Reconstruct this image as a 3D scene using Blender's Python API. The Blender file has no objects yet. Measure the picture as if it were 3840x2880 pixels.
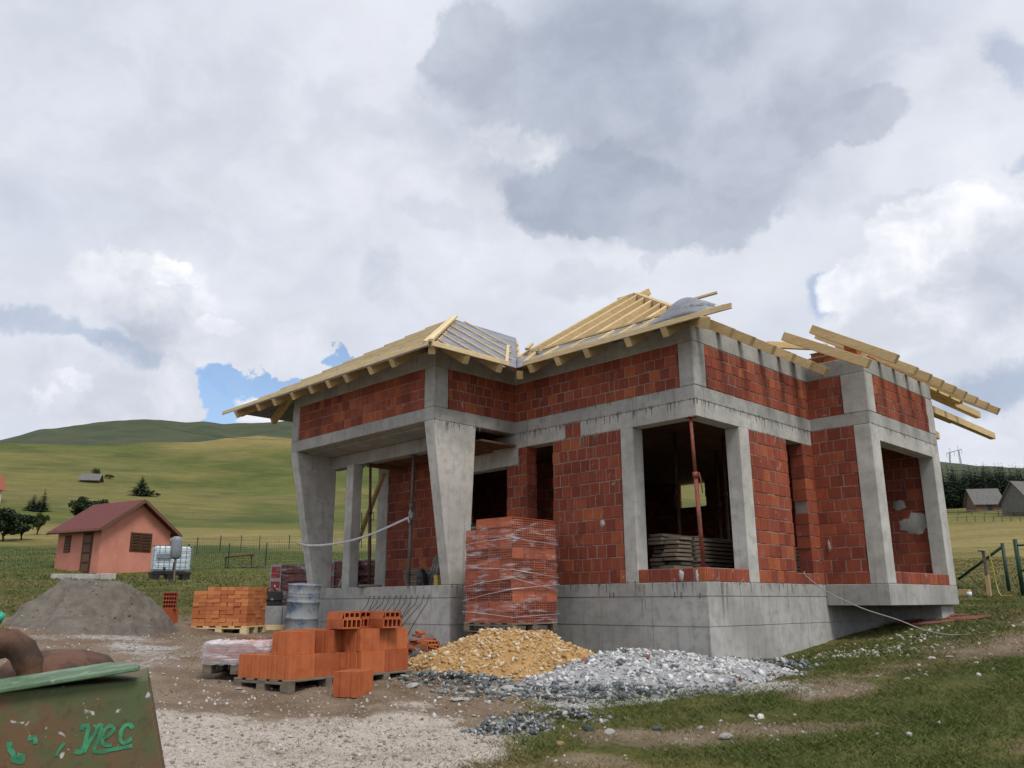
import bpy, bmesh, math, random
import numpy as np
from mathutils import Vector, Matrix, Quaternion
R = math.radians
rnd = random.Random(7)
nrng = np.random.default_rng(11)
scene = bpy.context.scene
col = scene.collection

# ---------------------------------------------------------------- camera
CAM = np.array([6.688, -10.488, -0.217])
_p, _ro, _ya, FPX = R(14.6838), R(-0.20369), R(-45.27388), 3128.3
_r = np.array([math.cos(_ya), -math.sin(_ya), 0])
_f = np.array([math.sin(_ya)*math.cos(_p), math.cos(_ya)*math.cos(_p), math.sin(_p)])
_u = np.cross(_r, _f)
_r2 = math.cos(_ro)*_r + math.sin(_ro)*_u
_u2 = -math.sin(_ro)*_r + math.cos(_ro)*_u
cd = bpy.data.cameras.new('camera')
cam = bpy.data.objects.new('camera', cd)
col.objects.link(cam)
cd.sensor_width = 36
cd.lens = FPX/3840*36
cd.clip_start = 0.05
cd.clip_end = 8000
cam.matrix_world = Matrix(((_r2[0], _u2[0], -_f[0], CAM[0]), (_r2[1], _u2[1], -_f[1], CAM[1]), (_r2[2], _u2[2], -_f[2], CAM[2]), (0, 0, 0, 1)))
scene.camera = cam
scene.view_settings.view_transform = 'Standard'
scene.view_settings.look = 'None'
scene.view_settings.exposure = 0.2
scene.view_settings.gamma = 1.0
scene.view_settings.use_curve_mapping = False
scene.render.engine = 'CYCLES'
scene.cycles.max_bounces = 6
scene.cycles.diffuse_bounces = 3
scene.cycles.glossy_bounces = 2
scene.cycles.transparent_max_bounces = 12
scene.cycles.transmission_bounces = 4
scene.cycles.use_adaptive_sampling = True
scene.cycles.adaptive_threshold = 0.02
scene.cycles.use_denoising = True

# ---------------------------------------------------------------- sky and sun
SUN_EL, SUN_AZ = R(56), R(106)     # azimuth measured from +y towards +x
world = bpy.data.worlds.new('World')
scene.world = world
world.use_nodes = True


class NT:
    """thin helper round a node tree"""
    def __init__(s, tree):
        s.t = tree; s.n = tree.nodes; s.l = tree.links

    def node(s, typ, **kw):
        nd = s.n.new(typ)
        for k, v in kw.items():
            if k in ('inputs',):
                for kk, vv in v.items():
                    s.put(nd.inputs[kk], vv)
            else:
                setattr(nd, k, v)
        return nd

    def put(s, sock, v):
        if hasattr(v, 'is_linked') or hasattr(v, 'links'):
            s.l.new(v, sock)
        elif isinstance(v, (tuple, list)):
            if len(v) == 3 and sock.type == 'RGBA':
                v = (*v, 1)
            sock.default_value = v
        else:
            sock.default_value = v

    def math(s, op, a, b=0.0, c=None, clamp=False):
        nd = s.n.new('ShaderNodeMath'); nd.operation = op; nd.use_clamp = clamp
        s.put(nd.inputs[0], a); s.put(nd.inputs[1], b)
        if c is not None: s.put(nd.inputs[2], c)
        return nd.outputs[0]

    def vmath(s, op, a, b=(0, 0, 0), out=0):
        nd = s.n.new('ShaderNodeVectorMath'); nd.operation = op
        s.put(nd.inputs[0], a)
        if op == 'SCALE': s.put(nd.inputs['Scale'], b)
        else: s.put(nd.inputs[1], b)
        return nd.outputs['Value'] if op in ('DOT_PRODUCT', 'LENGTH', 'DISTANCE') else nd.outputs[0]

    def mix(s, fac, a, b, blend='MIX'):
        nd = s.n.new('ShaderNodeMix'); nd.data_type = 'RGBA'; nd.blend_type = blend; nd.clamp_factor = True
        s.put(nd.inputs[0], fac); s.put(nd.inputs[6], a); s.put(nd.inputs[7], b)
        return nd.outputs[2]

    def ramp(s, fac, lo, hi, a=0.0, b=1.0, smooth=True):
        nd = s.n.new('ShaderNodeMapRange'); nd.interpolation_type = 'SMOOTHSTEP' if smooth else 'LINEAR'
        nd.clamp = True if hasattr(nd, 'clamp') else None
        for i, v in zip((0, 1, 2, 3, 4), (fac, lo, hi, a, b)): s.put(nd.inputs[i], v)
        return nd.outputs[0]

    def noise(s, vec=None, scale=5.0, detail=3.0, rough=0.5, dist=0.0, out='Fac', lac=2.0):
        nd = s.n.new('ShaderNodeTexNoise')
        if vec is not None: s.put(nd.inputs['Vector'], vec)
        nd.inputs['Scale'].default_value = scale; nd.inputs['Detail'].default_value = detail
        nd.inputs['Roughness'].default_value = rough; nd.inputs['Distortion'].default_value = dist
        nd.inputs['Lacunarity'].default_value = lac
        return nd.outputs[out]

    def mapping(s, vec, scale=(1, 1, 1), loc=(0, 0, 0), rot=(0, 0, 0)):
        nd = s.n.new('ShaderNodeMapping')
        s.put(nd.inputs['Vector'], vec); nd.inputs['Scale'].default_value = scale
        nd.inputs['Location'].default_value = loc; nd.inputs['Rotation'].default_value = rot
        return nd.outputs[0]


def build_sky():
    t = NT(world.node_tree)
    t.n.clear()
    out = t.node('ShaderNodeOutputWorld')
    bg = t.node('ShaderNodeBackground')
    bg.inputs['Strength'].default_value = 1.0
    t.l.new(bg.outputs[0], out.inputs[0])
    sky = t.node('ShaderNodeTexSky', sky_type='NISHITA', sun_disc=False, sun_elevation=SUN_EL, sun_rotation=SUN_AZ,
                 altitude=900, air_density=1.0, dust_density=0.6, ozone_density=1.2)
    blue = t.vmath('SCALE', sky.outputs[0], 0.14)
    D = t.vmath('NORMALIZE', t.node('ShaderNodeTexCoord').outputs['Generated'])
    # cloud-plane coordinates: clouds get flatter towards the horizon
    sep = t.node('ShaderNodeSeparateXYZ'); t.put(sep.inputs[0], D)
    n1 = t.noise(D, 5.0, 6, 0.56, out='Color')
    n2 = t.noise(D, 17.0, 6, 0.62, out='Color')
    def wobble(a, b): return t.vmath('ADD', D, t.vmath('ADD', t.vmath('SCALE', t.vmath('SUBTRACT', n1, (.5, .5, .5)), a), t.vmath('SCALE', t.vmath('SUBTRACT', n2, (.5, .5, .5)), b)))
    Dw = wobble(.15, .07)
    Ds = wobble(.10, .07)
    Dh = wobble(.05, .075)
    soft = t.noise(t.mapping(D, (1, 1, 1.8)), 3.2, 5, 0.5)
    fine = t.noise(t.mapping(D, (1, 1, 1.5)), 11.0, 8, 0.6)
    fold = t.noise(t.vmath('ADD', t.mapping(D, (1, 1, 1.25)), (0, 0, .02)), 13.0, 7, .58, .35)
    # high veil: pale grey lavender with slow variation
    base = t.mix(t.ramp(soft, .36, .64), (.60, .64, .725), (.70, .725, .79))
    base = t.mix(t.ramp(fine, .5, .75, 0, .10), base, (.78, .79, .83))
    cur = base

    def blob(cur, az, el, a, b, colr, strength=1.0, edge=.5, vec=None, rot=0.0):
        c = Vector((math.sin(az)*math.cos(el), math.cos(az)*math.cos(el), math.sin(el)))
        rr = Vector((math.cos(az), -math.sin(az), 0)); uu = rr.cross(c) * 1.0
        r_ = rr*math.cos(rot) + uu*math.sin(rot); u_ = uu*math.cos(rot) - rr*math.sin(rot)
        v = t.vmath('SUBTRACT', Dw if vec is None else vec, tuple(c))
        x = t.vmath('DOT_PRODUCT', v, tuple(r_/a)); y = t.vmath('DOT_PRODUCT', v, tuple(u_/b))
        d = t.math('SQRT', t.math('ADD', t.math('MULTIPLY', x, x), t.math('MULTIPLY', y, y)))
        front = t.math('GREATER_THAN', t.vmath('DOT_PRODUCT', D, tuple(c)), 0.3)
        m = t.math('MULTIPLY', t.ramp(d, 1+edge, 1-edge, 0, strength), front)
        return t.mix(m, cur, colr)
    for az, el, a, b, k, st, mode in SKY_BLOBS:
        vec, edge = {'': (Dw, .5), 's': (Ds, .30), 'h': (Dh, .12)}[mode]
        colr = blue if k == 'blue' else k
        if k != 'blue':     # billows: every cloud has lighter tops and greyer folds
            colr = t.mix(t.ramp(fold, .36, .66), tuple(q*w_ for q, w_ in zip(k, (.80, .82, .865) if min(k) > .7 else (.90, .91, .93))), tuple(min(.95, q*1.06) for q in k))
        cur = blob(cur, R(az), R(el), a, b, colr, st, edge, vec)
    # fine cloud texture over everything
    tex = t.ramp(fine, .30, .72, .955, 1.04, smooth=False)
    cur = t.vmath('SCALE', cur, tex)
    t.l.new(cur, bg.inputs[0])


# azimuth, elevation (degrees from +y / horizon), half sizes, colour, strength
SKY_BLOBS = [
    (-57.5, 27.5, 0.275, 0.183, (0.655, 0.675, 0.745), 0.60, ''),
    (-73.9, 23.2, 0.118, 0.031, (0.54, 0.575, 0.655), 0.50, ''),
    (-72.6, 31.7, 0.193, 0.083, (0.6, 0.625, 0.7), 0.50, ''),
    (-43.8, 31.4, 0.061, 0.037, (0.84, 0.85, 0.88), 0.65, ''),
    (-16.6, 30.7, 0.104, 0.060, (0.655, 0.675, 0.745), 0.60, ''),
    (-34.9, 33.8, 0.215, 0.113, (0.44, 0.48, 0.565), 0.97, ''),
    (-29.4, 28.0, 0.129, 0.072, (0.44, 0.48, 0.565), 0.90, ''),
    (-39.5, 29.6, 0.092, 0.062, (0.44, 0.48, 0.565), 0.70, ''),
    (-36.1, 36.6, 0.123, 0.068, (0.375, 0.42, 0.505), 0.80, ''),
    (-24.8, 30.8, 0.096, 0.044, (0.44, 0.48, 0.565), 0.70, ''),
    (-48.3, 36.3, 0.056, 0.050, (0.44, 0.48, 0.565), 0.75, 'h'),
    (-49.4, 34.2, 0.036, 0.021, (0.44, 0.48, 0.565), 0.50, 's'),
    (-39.0, 27.8, 0.111, 0.046, (0.375, 0.42, 0.505), 0.80, 'h'),
    (-41.6, 26.5, 0.062, 0.028, (0.375, 0.42, 0.505), 0.50, 'h'),
    (-30.9, 25.5, 0.098, 0.046, (0.44, 0.48, 0.565), 0.80, 'h'),
    (-21.0, 29.5, 0.068, 0.029, (0.44, 0.48, 0.565), 0.75, 'h'),
    (-27.7, 34.0, 0.058, 0.035, (0.54, 0.575, 0.655), 0.40, ''),
    (-18.9, 34.4, 0.091, 0.041, (0.54, 0.575, 0.655), 0.75, ''),
    (-44.4, 31.6, 0.034, 0.021, (0.84, 0.85, 0.88), 0.45, ''),
    (-53.8, 31.5, 0.067, 0.018, (0.54, 0.575, 0.655), 0.35, ''),
    (-10.5, 30.4, 0.018, 0.036, 'blue', 0.35, ''),
    (-11.1, 25.8, 0.016, 0.012, 'blue', 0.35, ''),
    (-23.8, 19.0, 0.030, 0.022, 'blue', 0.50, 's'),
    (-17.8, 24.2, 0.057, 0.014, (0.54, 0.575, 0.655), 0.50, 's'),
    (-13.0, 23.5, 0.052, 0.030, (0.74, 0.755, 0.8), 0.90, 's'),
    (-14.7, 19.7, 0.078, 0.083, (0.6, 0.625, 0.7), 0.80, 's'),
    (-15.6, 22.1, 0.070, 0.047, (0.84, 0.85, 0.88), 0.85, 'h'),
    (-17.1, 21.1, 0.054, 0.048, (0.84, 0.85, 0.88), 0.98, 'h'),
    (-20.6, 19.2, 0.061, 0.032, (0.84, 0.85, 0.88), 0.95, 'h'),
    (-18.1, 19.5, 0.057, 0.034, (0.84, 0.85, 0.88), 0.90, 'h'),
    (-20.0, 16.3, 0.073, 0.035, (0.74, 0.755, 0.8), 0.85, 's'),
    (-13.2, 20.0, 0.036, 0.047, (0.54, 0.575, 0.655), 0.75, ''),
    (-15.0, 18.0, 0.047, 0.028, (0.54, 0.575, 0.655), 0.60, ''),
    (-15.8, 19.7, 0.020, 0.013, (0.6, 0.625, 0.7), 0.45, 's'),
    (-19.1, 17.1, 0.043, 0.014, (0.6, 0.625, 0.7), 0.45, ''),
    (-13.4, 15.0, 0.033, 0.019, (0.74, 0.755, 0.8), 0.60, ''),
    (-14.3, 12.1, 0.061, 0.025, (0.36, 0.43, 0.56), 0.75, ''),
    (-15.8, 9.5, 0.073, 0.020, (0.655, 0.675, 0.745), 0.80, 's'),
    (-70.1, 19.5, 0.076, 0.035, (0.74, 0.755, 0.8), 0.90, 'h'),
    (-68.9, 20.7, 0.032, 0.015, (0.84, 0.85, 0.88), 0.80, 'h'),
    (-75.5, 17.9, 0.073, 0.025, (0.655, 0.675, 0.745), 0.60, ''),
    (-70.5, 17.4, 0.044, 0.026, (0.54, 0.575, 0.655), 0.80, ''),
    (-70.2, 16.8, 0.032, 0.015, (0.44, 0.48, 0.565), 0.70, ''),
    (-76.4, 15.5, 0.116, 0.012, (0.36, 0.43, 0.56), 0.60, ''),
    (-71.4, 15.2, 0.049, 0.013, (0.36, 0.43, 0.56), 0.50, ''),
    (-63.6, 17.0, 0.091, 0.033, (0.655, 0.675, 0.745), 0.80, ''),
    (-65.8, 17.8, 0.018, 0.011, (0.84, 0.85, 0.88), 0.80, 's'),
    (-73.4, 12.3, 0.119, 0.034, (0.6, 0.625, 0.7), 0.90, ''),
    (-62.5, 14.1, 0.072, 0.015, 'blue', 0.95, 'h'),
    (-58.0, 16.0, 0.016, 0.015, 'blue', 0.90, 'h'),
    (-65.6, 12.5, 0.021, 0.030, 'blue', 0.95, 'h'),
    (-68.0, 13.5, 0.025, 0.036, (0.655, 0.675, 0.745), 0.95, 'h'),
    (-62.4, 12.5, 0.035, 0.021, (0.84, 0.85, 0.88), 0.97, 'h'),
    (-76.2, 11.3, 0.008, 0.015, (0.84, 0.85, 0.88), 0.35, 's'),
    (-74.8, 12.5, 0.017, 0.006, (0.84, 0.85, 0.88), 0.35, 's'),
    (-54.9, 21.2, 0.034, 0.028, (0.54, 0.575, 0.655), 0.60, 's'),
    (-40.2, 22.1, 0.057, 0.025, (0.54, 0.575, 0.655), 0.50, 's'),
    (-34.9, 22.9, 0.017, 0.011, (0.44, 0.48, 0.565), 0.45, 's'),
    (-49.6, 25.8, 0.063, 0.019, (0.54, 0.575, 0.655), 0.35, 's'),
]
build_sky()
world.cycles.sampling_method = 'MANUAL'
world.cycles.sample_map_resolution = 256

sd = bpy.data.lights.new('sun', 'SUN')
sd.energy = 2.2
sd.angle = R(18)
sd.color = (1.0, .95, .88)
sun = bpy.data.objects.new('sun', sd)
col.objects.link(sun)
_sdir = Vector((math.sin(SUN_AZ)*math.cos(SUN_EL), math.cos(SUN_AZ)*math.cos(SUN_EL), math.sin(SUN_EL)))
sun.rotation_euler = _sdir.to_track_quat('Z', 'Y').to_euler()
sun.location = (20, -5, 40)

# ---------------------------------------------------------------- helpers
def tag(o, label=None, cat=None, group=None, kind=None):
    if label: o['label'] = label
    if cat: o['category'] = cat
    if group: o['group'] = group
    if kind: o['kind'] = kind
    return o


def empty(name, loc=(0, 0, 0), rz=0.0, label=None, cat=None, group=None):
    o = bpy.data.objects.new(name, None)
    col.objects.link(o)
    o.location = loc
    o.rotation_euler = (0, 0, rz)
    o.empty_display_size = .2
    return tag(o, label, cat, group)


class MB:
    def __init__(s): s.v = []; s.f = []

    def add(s, vs, fs):
        b = len(s.v)
        s.v += [tuple(p) for p in vs]
        s.f += [tuple(b+i for i in q) for q in fs]
        return s

    def box(s, x0, x1, y0, y1, z0, z1):
        return s.add([(x0, y0, z0), (x1, y0, z0), (x1, y1, z0), (x0, y1, z0), (x0, y0, z1), (x1, y0, z1), (x1, y1, z1), (x0, y1, z1)],
                     [(3, 2, 1, 0), (4, 5, 6, 7), (0, 1, 5, 4), (1, 2, 6, 5), (2, 3, 7, 6), (3, 0, 4, 7)])

    def hexa(s, bot, top):
        return s.add(list(bot)+list(top), [(3, 2, 1, 0), (4, 5, 6, 7), (0, 1, 5, 4), (1, 2, 6, 5), (2, 3, 7, 6), (3, 0, 4, 7)])

    def prism(s, poly, z0, z1):
        n = len(poly)
        return s.add([(x, y, z0) for x, y in poly]+[(x, y, z1) for x, y in poly],
                     [tuple(range(n-1, -1, -1)), tuple(range(n, 2*n))]+[(i, (i+1) % n, n+(i+1) % n, n+i) for i in range(n)])

    def beam(s, p, q, w, h, up=(0, 0, 1)):
        p, q = Vector(p), Vector(q)
        d = (q-p).normalized(); sd_ = d.cross(Vector(up))
        if sd_.length < 1e-5: sd_ = d.cross(Vector((0, 1, 0)))
        sd_.normalize(); u = sd_.cross(d)
        a, b = sd_*w/2, u*h/2
        return s.hexa([p-a-b, p+a-b, q+a-b, q-a-b], [p-a+b, p+a+b, q+a+b, q-a+b])

    def tube(s, pts, r, n=8, cap=True, r2=None):
        pts = [Vector(p) for p in pts]; b = len(s.v); m = len(pts)
        rs = r if isinstance(r, (list, tuple)) else ([r]*m if r2 is None else [r+(r2-r)*i/(m-1) for i in range(m)])
        ref = Vector((0, 0, 1))
        for i, p in enumerate(pts):
            d = (pts[min(i+1, m-1)]-pts[max(i-1, 0)]).normalized()
            if abs(d.dot(ref)) > .95: ref = Vector((1, 0, 0)) if abs(d.x) < .9 else Vector((0, 1, 0))
            a = d.cross(ref).normalized(); c = a.cross(d)
            for k in range(n):
                an = 2*math.pi*k/n
                s.v.append(tuple(p+(a*math.cos(an)+c*math.sin(an))*rs[i]))
        for i in range(m-1):
            for k in range(n):
                s.f.append((b+i*n+k, b+i*n+(k+1) % n, b+(i+1)*n+(k+1) % n, b+(i+1)*n+k))
        if cap:
            s.f.append(tuple(b+k for k in range(n-1, -1, -1))); s.f.append(tuple(b+(m-1)*n+k for k in range(n)))
        return s

    def lathe(s, prof, n=24, c=(0, 0, 0)):
        b = len(s.v); m = len(prof)
        for r, z in prof:
            for k in range(n):
                an = 2*math.pi*k/n
                s.v.append((c[0]+r*math.cos(an), c[1]+r*math.sin(an), c[2]+z))
        for i in range(m-1):
            for k in range(n):
                s.f.append((b+i*n+k, b+i*n+(k+1) % n, b+(i+1)*n+(k+1) % n, b+(i+1)*n+k))
        s.f.append(tuple(b+k for k in range(n-1, -1, -1))); s.f.append(tuple(b+(m-1)*n+k for k in range(n)))
        return s

    def build(s, name, mat, parent=None, smooth=False, bevel=0.0, loc=None):
        me = bpy.data.meshes.new(name)
        me.from_pydata(s.v, [], s.f)
        return link(name, me, mat, parent, smooth, bevel, loc)


def link(name, me, mat, parent=None, smooth=False, bevel=0.0, loc=None):
    if mat is not None and not me.materials: me.materials.append(mat)
    if smooth:
        for p in me.polygons: p.use_smooth = True
    o = bpy.data.objects.new(name, me)
    col.objects.link(o)
    if parent is not None: o.parent = parent
    if loc is not None: o.location = loc
    if bevel:
        m = o.modifiers.new('bevel', 'BEVEL'); m.width = bevel; m.segments = 1; m.limit_method = 'ANGLE'; m.angle_limit = R(40)
    return o


def np_mesh(name, V, F):
    """fast mesh of equal-sided faces from numpy arrays"""
    V = np.asarray(V, np.float32); F = np.asarray(F, np.int32)
    me = bpy.data.meshes.new(name)
    k = F.shape[1]
    me.vertices.add(len(V)); me.vertices.foreach_set('co', V.ravel())
    me.loops.add(F.size); me.loops.foreach_set('vertex_index', F.ravel())
    me.polygons.add(len(F)); me.polygons.foreach_set('loop_start', np.arange(0, F.size, k, dtype=np.int32))
    try: me.polygons.foreach_set('loop_total', np.full(len(F), k, np.int32))
    except Exception: pass
    me.update(calc_edges=True)
    return me


def copy_tree(o, parent=None):
    c = o.copy(); col.objects.link(c); c.parent = parent
    for ch in list(o.children): copy_tree(ch, c)
    return c


def at(px, py, D):
    """world point seen at photo pixel (3840 wide) at horizontal distance D"""
    d = _r2*(px-1920)/FPX + _u2*(1440-py)/FPX + _f
    return Vector(CAM + d*D/math.hypot(d[0], d[1]))


# ---------------------------------------------------------------- materials
def pbsdf(name, spec=.3):
    m = bpy.data.materials.new(name); m.use_nodes = True
    t = NT(m.node_tree); t.n.clear()
    out = t.node('ShaderNodeOutputMaterial'); b = t.node('ShaderNodeBsdfPrincipled')
    t.l.new(b.outputs[0], out.inputs[0])
    b.inputs['Specular IOR Level'].default_value = spec
    return m, t, b


def bump(t, b, h, strength=.3, dist=.01):
    nd = t.node('ShaderNodeBump'); nd.inputs['Strength'].default_value = strength; nd.inputs['Distance'].default_value = dist
    t.put(nd.inputs['Height'], h); t.l.new(nd.outputs[0], b.inputs['Normal'])


def pos(t): return t.node('ShaderNodeNewGeometry').outputs['Position']


def simple(name, c, rough=.7, var=.15, scale=8.0, c2=None, bmp=.15, bscale=40, metal=0.0, spec=.3, coord='pos', stretch=(1, 1, 1), dist=.004):
    m, t, b = pbsdf(name, spec)
    v = pos(t) if coord == 'pos' else t.node('ShaderNodeTexCoord').outputs['Object']
    if stretch != (1, 1, 1): v = t.mapping(v, stretch)
    n = t.noise(v, scale, 5, .6)
    if c2 is None: c2 = tuple(x*(1-2*var) for x in c)
    cc = t.mix(t.ramp(n, .3, .7), c2, c)
    rn = t.node('ShaderNodeObjectInfo').outputs['Random']
    cc = t.vmath('SCALE', cc, t.math('ADD', t.math('MULTIPLY', rn, var), 1-var/2))
    t.l.new(cc, b.inputs['Base Color'])
    b.inputs['Roughness'].default_value = rough; b.inputs['Metallic'].default_value = metal
    if bmp: bump(t, b, t.noise(v, bscale, 4, .6), bmp, dist)
    return m


M = {}


def mat_concrete(name, c=(.37, .365, .345), stain=1.0, boards=False):
    m, t, b = pbsdf(name, .25)
    P = pos(t)
    big = t.noise(P, 1.1, 5, .55); mid = t.noise(P, 6, 5, .6); fin = t.noise(P, 60, 3, .6)
    cc = t.mix(t.ramp(big, .3, .7), tuple(x*.80 for x in c), tuple(x*1.14 for x in c))
    cc = t.mix(t.ramp(mid, .42, .68, 0, .6), cc, tuple(x*.66 for x in c))
    # vertical wash streaks
    st = t.noise(t.mapping(P, (9, 9, .35)), 1.6, 4, .6)
    cc = t.mix(t.ramp(st, .55, .74, 0, .60*stain), cc, (c[0]*.45, c[1]*.44, c[2]*.42))
    st2 = t.noise(t.mapping(P, (14, 14, .3), (3, 1, 7)), 1.3, 3, .6)
    cc = t.mix(t.ramp(st2, .66, .8, 0, .6*stain), cc, (.48, .47, .44))
    blot = t.noise(t.mapping(P, (1, 1, 1), (11, 5, 2)), 2.6, 6, .7)
    cc = t.mix(t.ramp(blot, .58, .70, 0, .5*stain), cc, (.19, .188, .18))
    if boards:      # seams between the shuttering panels
        sp = t.node('ShaderNodeSeparateXYZ'); t.put(sp.inputs[0], P)
        fr = t.math('FRACT', t.math('MULTIPLY', t.math('ADD', t.math('ADD', sp.outputs[0], sp.outputs[1]), t.math('MULTIPLY', t.math('SUBTRACT', mid, .5), .02)), 1.03))
        cc = t.mix(t.math('MULTIPLY', t.math('LESS_THAN', fr, .014), t.ramp(big, .35, .6, .15, .6)), cc, (.14, .138, .13))
        pn = t.node('ShaderNodeTexWhiteNoise', noise_dimensions='1D'); t.put(pn.inputs['W'], t.math('FLOOR', t.math('MULTIPLY', t.math('ADD', sp.outputs[0], sp.outputs[1]), 1.03)))
        cc = t.vmath('SCALE', cc, t.math('ADD', .93, t.math('MULTIPLY', pn.outputs['Value'], .14)))
    # blow holes
    vor = t.node('ShaderNodeTexVoronoi'); t.put(vor.inputs['Vector'], P); vor.inputs['Scale'].default_value = 9
    hole = t.ramp(vor.outputs['Distance'], .03, .075, 1, 0)
    cc = t.mix(t.math('MULTIPLY', hole, .5), cc, (.08, .08, .075))
    cc = t.vmath('SCALE', cc, t.ramp(fin, .2, .8, .9, 1.1, smooth=False))
    t.l.new(cc, b.inputs['Base Color']); b.inputs['Roughness'].default_value = .88
    h = t.math('ADD', t.math('MULTIPLY', mid, .6), t.math('MULTIPLY', fin, .35))
    h = t.math('SUBTRACT', h, t.math('MULTIPLY', hole, .4))
    bump(t, b, h, .45, .012)
    return m


def mat_brick(name, island=False):
    """hollow clay block: colour differs block by block, mortar smears and lime runs"""
    m, t, b = pbsdf(name, .25)
    P = pos(t)
    if island: rn = t.node('ShaderNodeNewGeometry').outputs['Random Per Island']
    else: rn = t.node('ShaderNodeObjectInfo').outputs['Random']
    cr = t.node('ShaderNodeValToRGB'); t.put(cr.inputs[0], rn)
    e = cr.color_ramp.elements
    e[0].position = 0; e[0].color = (.175, .042, .028, 1)
    e[1].position = 1; e[1].color = (.40, .118, .045, 1)
    for p_, c_ in ((.3, (.225, .054, .032)), (.55, (.265, .066, .037)), (.85, (.31, .078, .039))):
        x = e.new(p_); x.color = (*c_, 1)
    cc = cr.outputs[0]
    mid = t.noise(P, 7, 5, .6)
    cc = t.mix(t.ramp(mid, .35, .7, 0, .35), cc, (.15, .034, .022))
    big = t.noise(P, .9, 3, .5)
    cc = t.mix(t.ramp(big, .42, .68, 0, .35), cc, (.36, .085, .035))
    runs = t.noise(t.mapping(P, (16, 16, 1.1)), 1.5, 4, .65)
    cc = t.mix(t.ramp(runs, .58, .72, 0, .5), cc, (.36, .29, .25))
    damp = t.noise(t.mapping(P, (1.2, 1.2, .8), (4, 2, 1)), 1.4, 4, .6)
    cc = t.mix(t.ramp(damp, .48, .66, 0, .4), cc, (.12, .032, .022))
    smear = t.noise(P, 5.2, 7, .75, .6)
    cc = t.mix(t.ramp(smear, .60, .70, 0, .7), cc, (.42, .38, .35))
    fin = t.noise(P, 70, 3, .6)
    cc = t.vmath('SCALE', cc, t.ramp(fin, .2, .8, .88, 1.12, smooth=False))
    t.l.new(cc, b.inputs['Base Color']); b.inputs['Roughness'].default_value = .85
    bump(t, b, t.math('ADD', t.math('MULTIPLY', fin, .3), mid), .35, .008)
    return m


def mat_clay(name, c=(.46, .135, .05), c2=(.33, .085, .032), scale=6):
    m, t, b = pbsdf(name, .25)
    P = pos(t)
    rn = t.node('ShaderNodeObjectInfo').outputs['Random']
    n = t.noise(P, scale, 5, .6)
    cc = t.mix(t.ramp(t.math('ADD', n, t.math('MULTIPLY', t.math('SUBTRACT', rn, .5), .5)), .3, .75), c2, c)
    dust = t.noise(P, 3.1, 6, .7)
    cc = t.mix(t.ramp(dust, .58, .78, 0, .35), cc, (.50, .33, .24))
    fin = t.noise(P, 90, 3, .6)
    cc = t.vmath('SCALE', cc, t.ramp(fin, .2, .8, .88, 1.1, smooth=False))
    t.l.new(cc, b.inputs['Base Color']); b.inputs['Roughness'].default_value = .85
    bump(t, b, fin, .25, .004)
    return m


def mat_wood(name, c=(.60, .42, .20), c2=(.46, .29, .12), rough=.7, gs=1.0, weather=0.0):
    m, t, b = pbsdf(name, .25)
    v = t.node('ShaderNodeTexCoord').outputs['Object']
    P = pos(t)
    rn = t.node('ShaderNodeObjectInfo').outputs['Random']
    n = t.noise(t.mapping(P, (3*gs, 3*gs, 14*gs)), 2.0, 5, .65, .4)
    cc = t.mix(t.ramp(n, .3, .7), c2, c)
    blot = t.noise(P, 2.2, 4, .6)
    cc = t.mix(t.ramp(blot, .52, .75, 0, .4), cc, tuple(x*.72 for x in c2))
    vor = t.node('ShaderNodeTexVoronoi'); t.put(vor.inputs['Vector'], t.mapping(P, (1, 1, 1.0))); vor.inputs['Scale'].default_value = 3.2
    knot = t.ramp(vor.outputs['Distance'], .04, .09, 1, 0)
    cc = t.mix(t.math('MULTIPLY', knot, .7), cc, (.20, .10, .04))
    if weather: cc = t.mix(t.ramp(t.noise(P, 4, 5, .6), .3, .7, weather*.4, weather), cc, (.16, .145, .125))
    cc = t.vmath('SCALE', cc, t.math('ADD', t.math('MULTIPLY', rn, .3), .85))
    t.l.new(cc, b.inputs['Base Color']); b.inputs['Roughness'].default_value = rough
    bump(t, b, n, .25, .004)
    return m


def mat_metal_rust(name, c, rust=(.11, .045, .022), amount=.5, rough=.6, scale=4.0, spots=False):
    m, t, b = pbsdf(name, .4)
    P = pos(t)
    n = t.noise(P, scale, 7, .68)
    cc = t.mix(t.ramp(n, amount-.10, amount+.10), rust, c)
    n2 = t.noise(P, 38, 4, .7)
    cc = t.vmath('SCALE', cc, t.ramp(n2, .25, .75, .75, 1.2, smooth=False))
    if spots:
        sp = t.noise(P, 11, 5, .75, .3)
        cc = t.mix(t.ramp(sp, .70, .745), cc, (.42, .42, .40))
    t.l.new(cc, b.inputs['Base Color']); b.inputs['Roughness'].default_value = rough
    bump(t, b, t.math('ADD', n2, n), .35, .004)
    return m


M['concrete'] = mat_concrete('concrete')
M['concrete_new'] = mat_concrete('concrete_new', (.46, .45, .42), .8)
M['concrete_found'] = mat_concrete('concrete_foundation', (.40, .395, .38), 1.0, True)
M['mortar'] = simple('mortar', (.31, .245, .205), .9, .12, 12, bmp=.5, bscale=60)
M['brick'] = mat_brick('clay_block_wall')
M['brick_far'] = mat_brick('clay_block_wall_far', True)
M['clay'] = mat_clay('clay_orange')
M['clay_wrap'] = mat_clay('clay_wrapped', (.40, .105, .045), (.28, .070, .035))
M['clay_solid'] = mat_clay('clay_solid', (.52, .20, .075), (.40, .125, .05))
M['clay_dark'] = simple('clay_inside', (.10, .028, .014), .9, .2)
M['wood_new'] = mat_wood('spruce_new', (.60, .455, .245), (.50, .35, .17))
M['wood_pale'] = mat_wood('spruce_pale', (.64, .52, .32), (.52, .39, .21))
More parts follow.
